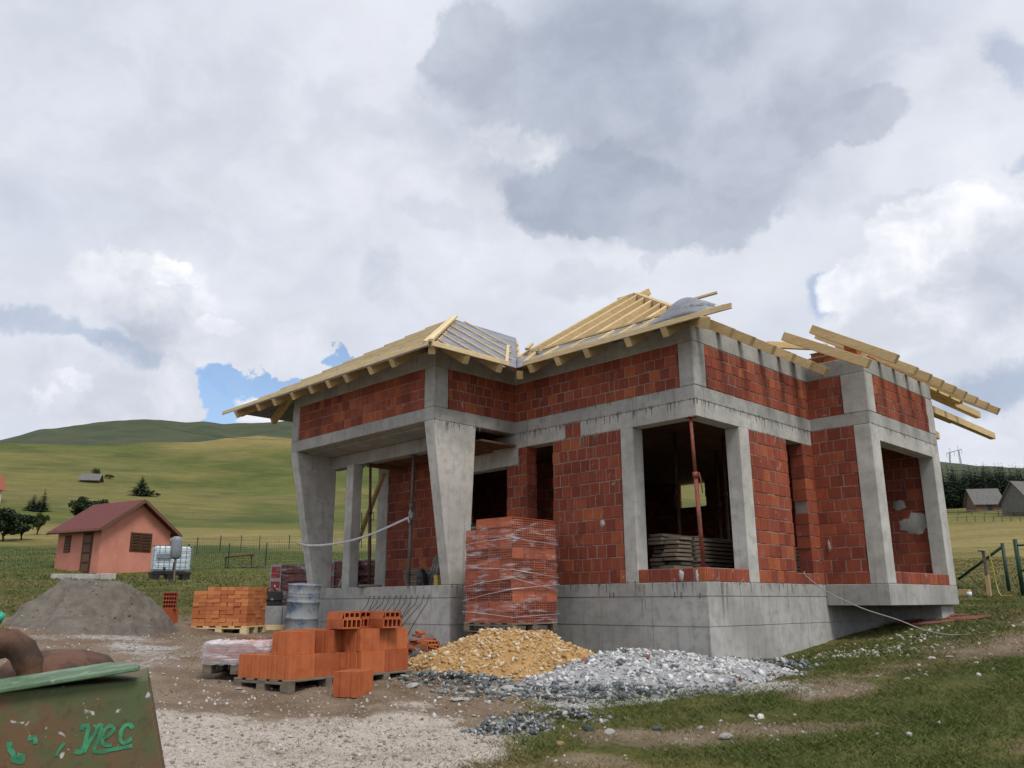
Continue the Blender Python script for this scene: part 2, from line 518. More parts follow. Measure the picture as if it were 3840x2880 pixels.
M['wood_old'] = mat_wood('timber_weathered', (.22, .175, .125), (.12, .09, .062), .85, weather=.5)
M['wood_form'] = mat_wood('formwork_boards', (.20, .105, .055), (.11, .055, .03), .85)
M['membrane'] = None
M['prop_red'] = mat_metal_rust('prop_red', (.24, .055, .035), (.10, .045, .03), .46, .6, 9)
M['prop_dark'] = mat_metal_rust('prop_dark', (.055, .035, .028), (.10, .05, .03), .5, .6, 9)
M['prop_grey'] = mat_metal_rust('prop_grey', (.14, .13, .125), (.08, .05, .04), .42, .55, 9)
M['steel_dark'] = simple('steel_dark', (.05, .045, .042), .55, .2, 20, metal=.5)
M['rebar'] = simple('rebar', (.10, .065, .045), .7, .3, 30)
M['black'] = simple('black_plastic', (.012, .012, .013), .45, .2, 30, spec=.5)
# ---------------------------------------------------------------- terrain
TC = np.array([(0, 0, -1.03), (0, 1.2, -1.08), (0, 3.4, -.88), (0, 6.15, -.63), (1.0, 6.85, -.5), (0, 9.8, -.42), (-3.82, -1.5, -.87), (-6, -1.6, -.8),
               (-7.4, -2, -.72), (-1.56, -5.58, -1.12), (-1.17, -5, -1.08), (-7.2, -4.06, -.66), (-8.46, -3.96, -.52), (-6.39, -7.1, -.62),
               (2.06, -5.92, -1.37), (4.91, -4.23, -1.23), (.97, -7.84, -1.28), (6.69, -10.49, -1.85), (-.38, 12.45, -.08), (-.11, -3.43, -1.12),
               (1.91, -1.82, -1.09), (-10.3, -.86, -.38), (3.34, 2.07, -.74), (10, -5, -1.3), (10, 3, -.6), (-13, -12, -.2), (-4, 4, -.6), (-8, 6, -.2),
               (1, -14, -1.7), (13, -12, -1.9)])


def _tps_fit(P):
    n = len(P)
    d = np.hypot(P[:, None, 0]-P[None, :, 0], P[:, None, 1]-P[None, :, 1])
    K = np.where(d > 0, d*d*np.log(d+1e-9), 0) + np.eye(n)*.35
    Q = np.c_[np.ones(n), P[:, :2]]
    A = np.block([[K, Q], [Q.T, np.zeros((3, 3))]])
    return np.linalg.solve(A, np.r_[P[:, 2], 0, 0, 0])


_TW = _tps_fit(TC)


def near_h(x, y):
    out = _TW[-3] + _TW[-2]*x + _TW[-1]*y
    for (a, b, _), w in zip(TC, _TW[:-3]):
        d2 = (x-a)**2+(y-b)**2
        out = out + w*.5*d2*np.log(d2+1e-9)
    return out


RL = np.array([1, 10, 16, 24, 35, 48, 60, 100, 160, 250, 400, 480, 650, 1000, 1400, 3500.])
EL = np.array([-.16, -.06, -.02, .004, .0235, .0290, .046, .0690, .0916, .1254, 0, .155, .150, 0, .15, .05])
RR = np.array([1, 10, 16, 25, 40, 80, 130, 200, 260, 350, 700, 900, 1400, 3500.])
ER = np.array([-.16, -.07, -.03, .0054, .0273, .054, .0702, .0897, .0946, .1001, 0, .125, .08, .03])
AZ1 = np.array([-110, -77.2, -73, -70.6, -66.9, -62.6, -60.2, -45, -20.])
EZ1 = np.array([.11, .1583, .1637, .1681, .1779, .1908, .1898, .17, .15])
AZ2 = np.array([-110, -77.25, -75.3, -71.7, -69.6, -68.5, -67, -66, -64.7, -62, -60.3, -45, -20])
EZ2 = np.array([.10, .165, .1792, .1945, .2003, .2016, .2008, .2027, .2006, .2061, .211, .20, .15])
AZ3 = np.array([-60, -18.3, -16.85, -13.6, 20])
EZ3 = np.array([.16, .1463, .1423, .1305, .10])


def sstep(x, a, b):
    t = np.clip((x-a)/(b-a), 0, 1)
    return t*t*(3-2*t)


_ng = np.random.default_rng(5)
_lat = _ng.random((256, 256))


def vnoise(x, y):
    xi = np.floor(x).astype(int); yi = np.floor(y).astype(int); fx = x-xi; fy = y-yi
    fx = fx*fx*(3-2*fx); fy = fy*fy*(3-2*fy)
    g = lambda i, j: _lat[i & 255, j & 255]
    return (g(xi, yi)*(1-fx)+g(xi+1, yi)*fx)*(1-fy)+(g(xi, yi+1)*(1-fx)+g(xi+1, yi+1)*fx)*fy


def fbm(x, y, o=4):
    s = 0; a = .5; tot = 0
    for k in range(o):
        s = s+a*vnoise(x*2**k+17.3*k, y*2**k+9.1*k); tot += a; a *= .5
    return s/tot


def height(x, y, rough=True):
    x = np.asarray(x, float); y = np.asarray(y, float)
    dx = x-CAM[0]; dy = y-CAM[1]
    r = np.hypot(dx, dy)+1e-6; az = np.degrees(np.arctan2(dx, dy))
    az = np.where(az > 135, az-360, az)
    lr = np.log(r)
    # left profile
    e1 = np.interp(az, AZ1, EZ1); e2 = np.interp(az, AZ2, EZ2)
    el = np.interp(lr, np.log(RL), EL)
    def hat(rc, r0, r1):
        return np.where(lr < math.log(rc), np.clip((lr-math.log(r0))/(math.log(rc)-math.log(r0)), 0, 1), np.clip((math.log(r1)-lr)/(math.log(r1)-math.log(rc)), 0, 1))
    el = el + hat(400, 250, 480)*e1 + hat(1000, 650, 1400)*e2
    er = np.interp(lr, np.log(RR), ER) + hat(700, 350, 900)*np.interp(az, AZ3, EZ3)
    w = sstep(az, -56, -22)
    e = el*(1-w)+er*w
    back = sstep(np.abs(az+45), 65, 110)
    e = e*(1-back) + back*np.interp(lr, np.log([1, 10, 40, 3500]), [-.16, -.1, -.03, .02])
    zf = CAM[2]+r*e
    if rough: zf = zf + (fbm(x/38, y/38, 4)-.5)*np.clip((r-60)/200, 0, 1)*4.5
    zn = near_h(np.clip(x, -22, 22), np.clip(y, -22, 22))
    b = sstep(r, 17, 30)
    z = zn*(1-b)+zf*b
    if rough: z = z + (fbm(x*1.3, y*1.3, 4)-.5)*.07*(1-sstep(r, 40, 80)) + (fbm(x*6, y*6, 3)-.5)*.035*(1-sstep(r, 20, 40))
    return z


def gz(x, y): return float(height(np.array([x]), np.array([y]))[0])


def hit(px, py):
    """ground point under a photo pixel"""
    d = _r2*(px-1920)/FPX + _u2*(1440-py)/FPX + _f
    d = d/math.hypot(d[0], d[1])
    rr = np.exp(np.linspace(math.log(2), math.log(1500), 6000))
    g = height(CAM[0]+d[0]*rr, CAM[1]+d[1]*rr)
    k = np.argmax(CAM[2]+d[2]*rr < g)
    return Vector((CAM[0]+d[0]*rr[k], CAM[1]+d[1]*rr[k], float(g[k])))
# ---------------------------------------------------------------- ground sheet
def ground_masks(x, y):
    """0..1 weights: gravel road, bare soil, lime dust, dry grass with a painted sunlit ridge"""
    n = fbm(x*1.1+5, y*1.1, 4)-.5; n2 = fbm(x*.35+50, y*.35+9, 4)-.5; n3 = fbm(x*3.1, y*3.1, 3)-.5
    r = np.hypot(x-CAM[0], y-CAM[1])

    def seg(ax, ay, bx, by):
        t = np.clip(((x-ax)*(bx-ax)+(y-ay)*(by-ay))/((bx-ax)**2+(by-ay)**2), 0, 1)
        return np.hypot(x-ax-t*(bx-ax), y-ay-t*(by-ay))
    # side of the line that runs from the machine to the edge of the lawn
    d_lawn = ((x-.67)*(-.80)+(y+5.12)*.60)      # positive: house side
    gravel = sstep(-d_lawn-.0+n*1.5+n3*.7, -.55, .55)*(1-sstep(x+.45*(y+5.2)+n*1.0, 1.0, 2.0))
    gravel = np.maximum(gravel, .6*(1-sstep(seg(-1.5, -8.2, -5.5, -10.5)+n*1.2, .6, 1.5)))
    # yard of trodden soil between the heaps and the brick stacks
    yard = 1-sstep(seg(-.4, -4.9, -6.2, -4.6)+n*1.0+n2*1.2, 2.2, 3.2)
    yard = yard*(1-sstep(x+.35*(y+4.9)+n*.9, .45, 1.2))
    yard = np.maximum(yard, 1-sstep(seg(-2, -2.3, -7.0, -2.6)+n, .9, 1.6))
    yard = np.maximum(yard, 1-sstep(seg(-3, -7, -5.4, -6.2)+n*1.2, 1.3, 2.4))
    # worn tracks in the lawn
    track = .62*(1-sstep(seg(2.2, -1.6, 3.1, 1.4)+n*1.3, .10, .9))
    track = np.maximum(track, .66*(1-sstep(seg(3.1, 1.4, 3.0, 6.5)+n*1.4, .25, 1.2)))
    track = np.maximum(track, .62*(1-sstep(seg(1.9, -4.7, 3.6, -3.4)+n*1.2, .02, .6)))
    track = np.maximum(track, .7*(1-sstep(seg(1.2, -2.4, 2.6, -1.9)+n*1.1, .02, .6)))
    track = np.maximum(track, .55*sstep(n2+n*.7, .10, .26)*(1-sstep(r, 16, 24)))
    soil = np.clip(np.maximum(yard, track), 0, 1)
    dust = .8*(1-sstep(np.hypot((x+5.2)/1.7, (y+6.0)/1.3)+n*1.6+n3*.5, .3, 1.4))
    ua, va = (x-.75)*.707+(y+3.05)*.707, (x-.75)*-.707+(y+3.05)*.707
    dust = np.maximum(dust*.8, .9*(1-sstep(np.hypot(ua/1.9, va/.95)+n*1.2+n3*.4, .45, 1.3)))
    az = np.degrees(np.arctan2(x-CAM[0], y-CAM[1]))
    n4 = fbm(x/17+3, y/17, 4)-.5; n5 = fbm(x/60+3, y/60+8, 4)-.5
    dryL = sstep(r+n4*30, 78, 92)*(1-sstep(r+n4*40, 105, 140))*.85
    dryR = sstep(r+n4*14, 28, 40)*(1-sstep(r+n4*40, 150, 200))*.9
    w = sstep(az, -52, -25)
    dry = dryL*(1-w)+dryR*w
    dry = np.maximum(dry, .42*sstep(n5+n4*.7, .02, .26)*sstep(r, 70, 140)*(1-sstep(r, 500, 620)))
    dry = np.maximum(dry, .45*sstep(n2+n, .0, .3)*(1-sstep(r, 30, 60)))
    dry = np.maximum(dry, .9*sstep(r, 330, 385)*(1-sstep(r, 480, 560))*(1-sstep(az, -52, -30))*sstep(az+n5*10, -72, -66))  # sunlit strip on the first ridge, painted in with the dry grass colour
    return gravel, soil, dust, np.clip(dry, 0, 1)


def mat_ground():
    m, t, b = pbsdf('ground', .15)
    P = pos(t)
    at_ = t.node('ShaderNodeAttribute', attribute_name='mask')
    sp = t.node('ShaderNodeSeparateColor'); t.put(sp.inputs[0], at_.outputs['Color'])
    at2 = t.node('ShaderNodeAttribute', attribute_name='dry')
    far = t.node('ShaderNodeAttribute', attribute_name='far').outputs['Fac']
    n1 = t.noise(P, 1.7, 6, .62); n2 = t.noise(P, 14, 6, .65); n3 = t.noise(P, 55, 5, .7); nb = t.noise(P, .035, 7, .6)
    # lawn and meadow
    g = t.mix(t.ramp(n2, .3, .7), (.040, .044, .012), (.090, .096, .026))
    g = t.mix(t.ramp(n1, .45, .75, 0, .6), g, (.13, .12, .035))
    st = t.noise(t.mapping(P, (.05, .05, .9)), 2.2, 7, .68)
    gf = t.mix(t.ramp(nb, .35, .65), (.050, .070, .016), (.096, .106, .024))
    gf = t.mix(t.ramp(st, .45, .70, 0, .7), gf, (.150, .140, .030))
    gf = t.mix(t.ramp(t.noise(P, .5, 6, .7), .5, .75, 0, .55), gf, (.036, .054, .013))
    spk = t.noise(P, .16, 8, .72)
    gf = t.mix(t.ramp(spk, .50, .68, 0, .55), gf, (.040, .058, .015))
    gf = t.mix(t.ramp(t.noise(P, 1.7, 5, .75), .58, .72, 0, .5), gf, (.185, .17, .05))
    g = t.mix(far, g, gf)
    dry_lit_c = t.mix(t.ramp(t.math('ADD', t.math('MULTIPLY', n1, .5), t.math('MULTIPLY', st, .5)), .35, .62), (.13, .10, .030), (.26, .21, .078))
    g = t.mix(at2.outputs['Fac'], g, dry_lit_c)  # also colours the painted sunlit strip on the ridge
    cloud_shade = t.node('ShaderNodeAttribute', attribute_name='cloud_shade').outputs['Fac']
    g = t.mix(t.math('MULTIPLY', cloud_shade, .92), g, t.mix(t.ramp(nb, .35, .65), (.042, .056, .032), (.062, .072, .040)))  # far hill colour darkened to stand for cloud shadow
    # bare soil with pebbles
    s = t.mix(t.ramp(n1, .3, .7), (.125, .083, .052), (.215, .160, .115))
    s = t.mix(t.ramp(n3, .50, .72, 0, .75), s, (.30, .265, .225))
    s = t.mix(t.ramp(n2, .56, .75, 0, .5), s, (.065, .048, .032))
    # gravel
    vor = t.node('ShaderNodeTexVoronoi'); t.put(vor.inputs['Vector'], P); vor.inputs['Scale'].default_value = 42
    gr = t.mix(t.ramp(n3, .3, .7), (.30, .255, .22), (.52, .465, .41))
    gr = t.mix(t.ramp(n1, .48, .72, 0, .5), gr, (.20, .155, .115))
    vr = t.node('ShaderNodeSeparateColor'); t.put(vr.inputs[0], vor.outputs['Color'])
    gr = t.vmath('SCALE', gr, t.ramp(vr.outputs[0], 0, 1, .86, 1.12, smooth=False))
    du = t.mix(t.ramp(n2, .35, .65), (.30, .295, .29), (.52, .52, .52))
    edge = lambda f, lo=.22, hi=.72: t.ramp(t.math('ADD', f, t.math('MULTIPLY', t.math('SUBTRACT', n2, .5), .55)), lo, hi)
    c = t.mix(edge(sp.outputs[1]), g, s)
    c = t.mix(edge(sp.outputs[0]), c, gr)
    c = t.mix(t.math('MULTIPLY', edge(sp.outputs[2], .35, .8), .85), c, du)
    t.l.new(c, b.inputs['Base Color']); b.inputs['Roughness'].default_value = .95
    h = t.math('ADD', t.math('MULTIPLY', n3, .5), n2)
    bump(t, b, h, .8, .03)
    return m


M['ground'] = mat_ground()


def make_ground():
    rings = list(np.exp(np.linspace(math.log(1.5), math.log(32), 330))) + list(np.exp(np.linspace(math.log(32), math.log(3500), 260))[1:])
    rr = np.array(rings)
    a1 = np.arange(-84, -6, .16); a2 = np.arange(-6, 276, 3.0)
    az = np.radians(np.r_[a1, a2])
    A, RR_ = np.meshgrid(az, rr)
    X = CAM[0]+np.sin(A)*RR_; Y = CAM[1]+np.cos(A)*RR_
    Z = height(X, Y)
    nr, na = X.shape
    V = np.c_[X.ravel(), Y.ravel(), Z.ravel()]
    i = np.arange(nr-1)[:, None]*na; j = np.arange(na)[None, :]; j2 = (j+1) % na
    F = np.stack([i+j, i+na+j, i+na+j2, i+j2], -1).reshape(-1, 4)
    c = len(V)
    V = np.r_[V, [[CAM[0], CAM[1], float(height(CAM[0]+.01, CAM[1]))]]]
    me = np_mesh('ground', V, F[:, ::-1] if False else F[:, ::-1][:, ::-1])
    x, y = V[:, 0], V[:, 1]
    g, s, d, dr = ground_masks(x, y)
    a = me.color_attributes.new('mask', 'FLOAT_COLOR', 'POINT')
    a.data.foreach_set('color', np.c_[g, s, d, np.ones(len(x))].astype(np.float32).ravel())
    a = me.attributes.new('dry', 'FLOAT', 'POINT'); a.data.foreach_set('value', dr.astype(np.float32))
    r = np.hypot(x-CAM[0], y-CAM[1])
    a = me.attributes.new('far', 'FLOAT', 'POINT'); a.data.foreach_set('value', sstep(r, 25, 60).astype(np.float32))
    a = me.attributes.new('cloud_shade', 'FLOAT', 'POINT'); a.data.foreach_set('value', (sstep(r+(fbm(x/90, y/90, 3)-.5)*60, 470, 560)).astype(np.float32))  # mask of the cloud shadow painted on the far hill
    me.flip_normals()
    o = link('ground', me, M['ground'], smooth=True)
    return tag(o, kind='structure')


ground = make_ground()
# ================================================================ the house
house = empty('house', (0, 0, gz(0, 0)), 0, 'unfinished house of red clay blocks and grey concrete under a bare timber roof frame', 'house')
HZ = Vector(house.location)


def hpart(mb, name, mat, bevel=.006, smooth=False, parent=None):
    """house parts are written in world coordinates and moved under the house empty"""
    mb.v = [(x-HZ.x, y-HZ.y, z-HZ.z) for x, y, z in mb.v]
    return mb.build(name, mat, parent or house, smooth, bevel)


def offset_poly(poly, d):
    n = len(poly); out = []
    for i in range(n):
        p0, p1, p2 = (Vector((*poly[k % n], 0)) for k in (i-1, i, i+1))
        e1 = (p1-p0).normalized(); e2 = (p2-p1).normalized()
        n1 = Vector((-e1.y, e1.x, 0)); n2 = Vector((-e2.y, e2.x, 0))
        q = p1 + (n1+n2)*d if abs(n1.dot(n2)) < .5 else p1+n1*d
        out.append((q.x, q.y))
    return out


def ring(mb, poly, w, z0, z1, closed=True):
    """wall-like band that follows an outline counter-clockwise, w thick inwards"""
    if closed:
        inn = offset_poly(poly, w); n = len(poly); m = n
    else:
        ext = poly; n = len(poly); m = n-1; inn = []
        for i in range(n):
            e1 = Vector((poly[i][0]-poly[i-1][0], poly[i][1]-poly[i-1][1], 0)).normalized() if i else None
            e2 = Vector((poly[i+1][0]-poly[i][0], poly[i+1][1]-poly[i][1], 0)).normalized() if i < n-1 else None
            q = Vector((*poly[i], 0))
            for e in (e1, e2):
                if e is not None and (e1 is None or e2 is None or True): q = q+Vector((-e.y, e.x, 0))*w
            inn.append((q.x, q.y))
    b = len(mb.v)
    for z in (z0, z1):
        mb.v += [(x, y, z) for x, y in poly] + [(x, y, z) for x, y in inn]
    o0, i0, o1, i1 = b, b+n, b+2*n, b+3*n
    for k in range(m):
        j = (k+1) % n
        mb.f += [(o0+k, o0+j, o1+j, o1+k), (i0+j, i0+k, i1+k, i1+j), (o1+k, o1+j, i1+j, i1+k), (o0+j, o0+k, i0+k, i0+j)]
    if not closed:
        mb.f += [(o0, o1, i1, i0), (o0+n-1, i0+n-1, i1+n-1, o1+n-1)]
    return mb


OUT = [(-8.36, -1.91), (-3.82, -1.91), (-3.82, 0), (0, 0), (0, 3.67), (1.08, 3.67), (1.08, 6.84), (0, 6.84), (0, 8.0), (-8.36, 8.0)]
Z_SLAB, Z_LINT, Z_RB, Z_RT, Z_UB, Z_UT = .06, 2.47, 2.73, 2.95, 3.65, 3.95

# foundation: two pours with a cold joint, porch plinth, stub under the bay
b = MB(); ring(b, [(-8.0, -1.5), (-3.824, -1.5), (-3.824, .002), (0.0, .002), (0.0, 8.0), (-8.0, 8.0)], .3, -1.7, -.56); hpart(b, 'foundation', M['concrete_found'])
b = MB(); ring(b, [(-8.0, -1.504), (-3.82, -1.504), (-3.82, -.002), (.004, -.002), (.004, 8.0), (-8.0, 8.0)], .3, -.558, -.14); hpart(b, 'foundation', M['concrete_found'])
b = MB(); ring(b, [(-8.0, -1.51), (-3.814, -1.51), (-3.814, -.008), (.010, -.008), (.010, 8.0), (-8.0, 8.0)], .3, -.138, Z_SLAB); hpart(b, 'foundation', M['concrete'])
b = MB().box(.006, .98, 6.2, 6.83, -1.2, -.285); hpart(b, 'foundation_stub', M['concrete_found'])
b = MB().box(.012, 1.085, 3.665, 6.846, -.283, Z_SLAB+.001); hpart(b, 'bay_slab', M['concrete'])
b = MB().prism([(-7.99, -1.2), (-4.1, -1.2), (-4.1, .3), (-.29, .3), (-.29, 7.7), (-7.99, 7.7)], -.15, Z_SLAB-.004); hpart(b, 'floor_slab', M['concrete'], 0)
b = MB().prism([(-7.98, -1.2), (-4.08, -1.2), (-4.08, .28), (-.28, .28), (-.28, 7.71), (-7.98, 7.71)], Z_RB+.004, Z_RT-.004); hpart(b, 'ceiling_slab', M['wood_form'], 0)
b = MB().box(-.2, .84, 3.9, 6.6, Z_RB+.004, Z_RT-.004); hpart(b, 'bay_ceiling', M['wood_form'], 0)
# ring beams
b = MB(); ring(b, OUT, .26, Z_RB, Z_RT); hpart(b, 'ring_beam', M['concrete'], .01)
b = MB(); ring(b, OUT, .26, Z_UB, Z_UT); hpart(b, 'upper_ring_beam', M['concrete'], .012)
b = MB(); ring(b, [(-4.42, .003), (-2.62, .003)], .25, Z_LINT, Z_RB-.002, False); hpart(b, 'lintel', M['concrete_new'])
b = MB(); ring(b, [(-2.28, .003), (-.003, .003), (-.003, 3.672)], .25, Z_LINT, Z_RB-.002, False); hpart(b, 'lintel', M['concrete_new'])
b = MB(); ring(b, [(1.077, 3.95), (1.077, 6.55)], .26, Z_LINT, Z_RB-.002, False); hpart(b, 'lintel', M['concrete_new'])
b = MB().box(-5.6, -3.76, .004, .25, 2.17, 2.468); hpart(b, 'lintel', M['concrete_new'])
# porch: flat soffit, downstand beam, formwork boards
b = MB().box(-8.1, -4.08, -1.66, -1.08, Z_RB-.03, Z_RB+.003); hpart(b, 'porch_soffit', M['concrete'])
b = MB().box(-8.2, -4.06, -1.08, -.86, 2.45, Z_RB-.031); hpart(b, 'porch_beam', M['concrete'])
x = -7.1; k = 0
while x < -3.95:
    w = rnd.uniform(.17, .23)
    hpart(MB().box(x, x+w-.012, -.855, -.01, 2.50+rnd.uniform(-.006, .006), 2.53), 'ceiling_board', M['wood_form'], .003)
    x += w
hpart(MB().box(-7.2, -7.04, -.855, -.02, 2.43, 2.6), 'formwork_edge', M['wood_form'], .004)
# columns
def column(x0, x1, y0, y1, z0, z1, mat='concrete_new', name='column'):
    return hpart(MB().box(x0, x1, y0, y1, z0, z1), name, M[mat], .012)
column(-1.44, -1.19, -.004, .26, Z_SLAB, Z_LINT-.001)
column(-.26, .004, 1.20, 1.49, Z_SLAB, Z_LINT-.001)
column(.78, 1.084, 3.666, 4.0, Z_SLAB+.002, Z_RB-.001)
column(.80, 1.082, 6.07+.42, 6.844, Z_SLAB+.002, Z_RB-.001)
column(-7.99, -7.62, -.004, .26, Z_SLAB, Z_RB-.001)
column(-.27, .004, -.004, .33, Z_RT+.001, Z_UB-.001, 'concrete')
column(.64, 1.084, 3.666, 3.98, Z_RT+.001, Z_UB-.001)
column(.82, 1.083, 6.50, 6.844, Z_RT+.001, Z_UB-.001)
column(-4.08, -3.816, -1.914, -1.60, Z_RT+.001, Z_UB-.001, 'concrete')
column(-8.364, -8.10, -1.914, -1.60, Z_RT+.001, Z_UB-.001, 'concrete')
column(-7.36, -7.12, -1.22, -1.0, Z_SLAB, 2.44, 'concrete_new', 'porch_post')
# the two tapered porch columns
for x0, x1, xb0, xb1 in ((-4.07, -3.816, -4.05, -3.816), (-8.364, -8.12, -8.10, -7.90)):
    ya, yb, yc, yd = (-1.914, -.96, -1.50, -1.10)
    hpart(MB().hexa([(xb0, yc, Z_SLAB), (xb1, yc, Z_SLAB), (xb1, yd, Z_SLAB), (xb0, yd, Z_SLAB)],
                    [(x0, ya, Z_RB-.001), (x1, ya, Z_RB-.001), (x1, yb, Z_RB-.001), (x0, yb, Z_RB-.001)]), 'tapered_column', M['concrete_new'], .014)

# ---- clay block walls: every block is its own box, mortar bed set back
BRICKS = []


def wall(o, u, nrm, length, z0, z1, course=.2, bw=.2, depth=.25, start=0.0, mortar=True):
    o, u, nrm = Vector((*o, 0)), Vector((*u, 0)), Vector((*nrm, 0))
    rows = max(1, round((z1-z0)/course)); ch = (z1-z0)/rows
    m = MB(); q = o+u*length
    p1 = o-nrm*.009+u*.024; p2 = q-nrm*.009-u*.024; p3 = q-nrm*(depth-.016)-u*.024; p4 = o-nrm*(depth-.016)+u*.024
    m.hexa([(p.x, p.y, z0) for p in (p1, p2, p3, p4)], [(p.x, p.y, z1) for p in (p1, p2, p3, p4)])
    bed = hpart(m, 'block_wall', M['mortar'], 0)
    for i in range(rows):
        s = -(start + (.5*bw if i % 2 else 0) + rnd.uniform(-.03, .03))
        while s < length-.02:
            w = bw*rnd.choice((1, 1, 1, .97, 1.03))
            a, e = max(s, 0), min(s+w, length)
            if e-a > .035:
                j = rnd.uniform(.008, .016)
                BRICKS.append((o+u*((a+e)/2)+Vector((0, 0, z0+ch*(i+.5)+rnd.uniform(-.003, .003))), u, nrm, e-a-j, ch-rnd.uniform(.008, .015), depth, rnd.uniform(-.005, .004), bed))
            s += w

X, Y, NX, NY = (1, 0), (0, 1), (-1, 0), (0, -1)
S = Z_SLAB
wall((-2.93, 0), X, NY, 1.49, S, Z_LINT, start=.05)
wall((-2.62, 0), X, NY, .34, Z_LINT, Z_RB, .26, .17)
wall((-4.05, 0), X, NY, .52, S, 2.17, bw=.2)
wall((-3.755, 0), X, NY, .225, 2.17, Z_LINT, .15, .2)
wall((-7.62, 0), X, NY, 2.1, S, 2.57, bw=.22)
wall((-5.52, 0), X, NY, 1.1, Z_LINT+.002, Z_RB, .26, .2)
wall((-5.52, 0), X, NY, .3, S, 2.17, bw=.2)
wall((0, 1.49), Y, X, 1.24, S, Z_LINT, start=.02)
wall((0, 3.30), Y, X, .45, S, Z_LINT, bw=.25)
wall((-1.19, 0), X, NY, 1.19, S, .26, .2, .2)
wall((0, 0), Y, X, 1.2, S, .26, .2, .17)
wall((0, 2.73), Y, X, .57, S, .24, .2, .2)
wall((-.1, 3.67), X, NY, .88, S, Z_RB, .2, .25, start=.1)
wall((-.1, 3.67), X, NY, .74, Z_RT, Z_UB, .175, .25)
wall((1.08, 4.0), Y, X, 2.5, S, .26, .2, .21)
wall((-2.4, 6.58), X, NY, 3.2, S, Z_RB, .2, .25, start=.1)
wall((0, .33), Y, X, 3.42, Z_RT, Z_UB, .175, .2)
wall((1.08, 3.98), Y, X, 2.52, Z_RT, Z_UB, .175, .21)
wall((-3.90, 0), X, NY, 3.63, Z_RT, Z_UB, .175, .2)
wall((-3.82, -1.60), Y, X, 1.7, Z_RT, Z_UB, .175, .2)
wall((-8.10, -1.91), X, NY, 4.02, Z_RT, Z_UB, .175, .2)
# rooms behind the openings
wall((-7.6, 2.6), X, NY, 3.1, S, Z_RB, .2, .25)
wall((-4.2, 2.6), X, NY, 1.0, S, Z_RB, .2, .25)
wall((-4.75, 7.6), X, NY, 4.6, S, Z_RB, .2, .25)
wall((-7.7, 7.6), X, NY, 2.1, S, Z_RB, .2, .25)
wall((-5.6, 7.6), X, NY, .9, S, 2.1, .2, .25)
wall((-7.85, .3), Y, X, 7.3, S, Z_RB, .2, .25)
wall((0, 6.9), Y, X, 1.0, S, Z_RB, .2, .25)


def brick_mesh():
    """unit block 1x1x1: chamfered front edges"""
    c = .035
    v = [(-.5, -.5, -.5), (.5, -.5, -.5), (.5, -.5, .5), (-.5, -.5, .5), (-.5+c, 0, -.5+c), (.5-c, 0, -.5+c), (.5-c, 0, .5-c), (-.5+c, 0, .5-c), (-.5, -.03, -.5), (.5, -.03, -.5), (.5, -.03, .5), (-.5, -.03, .5)]
    v = [(x, y if y < -.1 else y, z) for x, y, z in v]
    v = [(x, -1.0 if y == -.5 else y, z) for x, y, z in v]
    f = [(0, 1, 2, 3), (7, 6, 5, 4), (8, 11, 7, 4), (11, 10, 6, 7), (10, 9, 5, 6), (9, 8, 4, 5), (0, 8, 9, 1), (1, 9, 10, 2), (2, 10, 11, 3), (3, 11, 8, 0)]
    me = bpy.data.meshes.new('brick'); me.from_pydata(v, [], [tuple(reversed(q)) for q in f]); me.update()
    bm = bmesh.new(); bm.from_mesh(me); bmesh.ops.recalc_face_normals(bm, faces=bm.faces); bm.to_mesh(me); bm.free()
    me.materials.append(M['brick'])
    return me


def place_bricks():
    me = brick_mesh()
    camv = Vector(CAM)
    lst = sorted(BRICKS, key=lambda q: (q[0]-camv).length + (100 if q[0].y > 4.5 and q[0].x < .5 else 0) + (50 if q[0].z < 2 and q[0].y > 2 and q[0].x < -.5 else 0))
    base = [v.co.copy() for v in me.vertices]; faces = [tuple(p.vertices) for p in me.polygons]
    far = MB()
    for k, (c, u, n, w, h, d, jit, bed) in enumerate(lst):
        c = c + n*jit
        mtx = Matrix(((u.x*w, n.x*d, 0, c.x-HZ.x), (u.y*w, n.y*d, 0, c.y-HZ.y), (0, 0, h, c.z-HZ.z), (0, 0, 0, 1)))
        if k < 300:
            o = bpy.data.objects.new('brick', me); col.objects.link(o); o.parent = bed; o.matrix_local = mtx
        else:
            far.add([mtx @ q for q in base], faces)
    o = far.build('far_bricks', M['brick_far'], house)
    bm = bmesh.new(); bm.from_mesh(o.data); bmesh.ops.recalc_face_normals(bm, faces=bm.faces); bm.to_mesh(o.data); bm.free()
    o['kind'] = 'stuff'


place_bricks()
# plaster patches on the bay wall, mortar lumps
def patch(cx, cy, cz, u, n, w, h, seed, mat):
    r_ = random.Random(seed); m = MB(); N = 18; u = Vector((*u, 0)); n = Vector((*n, 0)); c = Vector((cx, cy, cz))
    outer = []; inner = []
    for k in range(N):
        a = 2*math.pi*k/N; q = 1+r_.uniform(-.25, .2)
        p = c+u*math.cos(a)*w/2*q+Vector((0, 0, 1))*math.sin(a)*h/2*q
        outer.append(p); inner.append(c+(p-c)*.8+n*.014)
    m.add(outer+inner+[c+n*.018], [(k, (k+1) % N, N+(k+1) % N, N+k) for k in range(N)]+[(N+k, N+(k+1) % N, 2*N) for k in range(N)])
    return hpart(m, 'mortar_patch', mat, 0, True)
patch(.30, 6.581, 1.62, X, NY, .26, .22, 3, M['concrete_new']); patch(-.25, 6.581, 1.17, X, NY, .48, .34, 4, M['concrete_new']); patch(.56, 6.581, 1.22, X, NY, .55, .42, 5, M['concrete_new'])
patch(.14, 3.667, .70, X, NY, .07, .24, 7, M['mortar'])
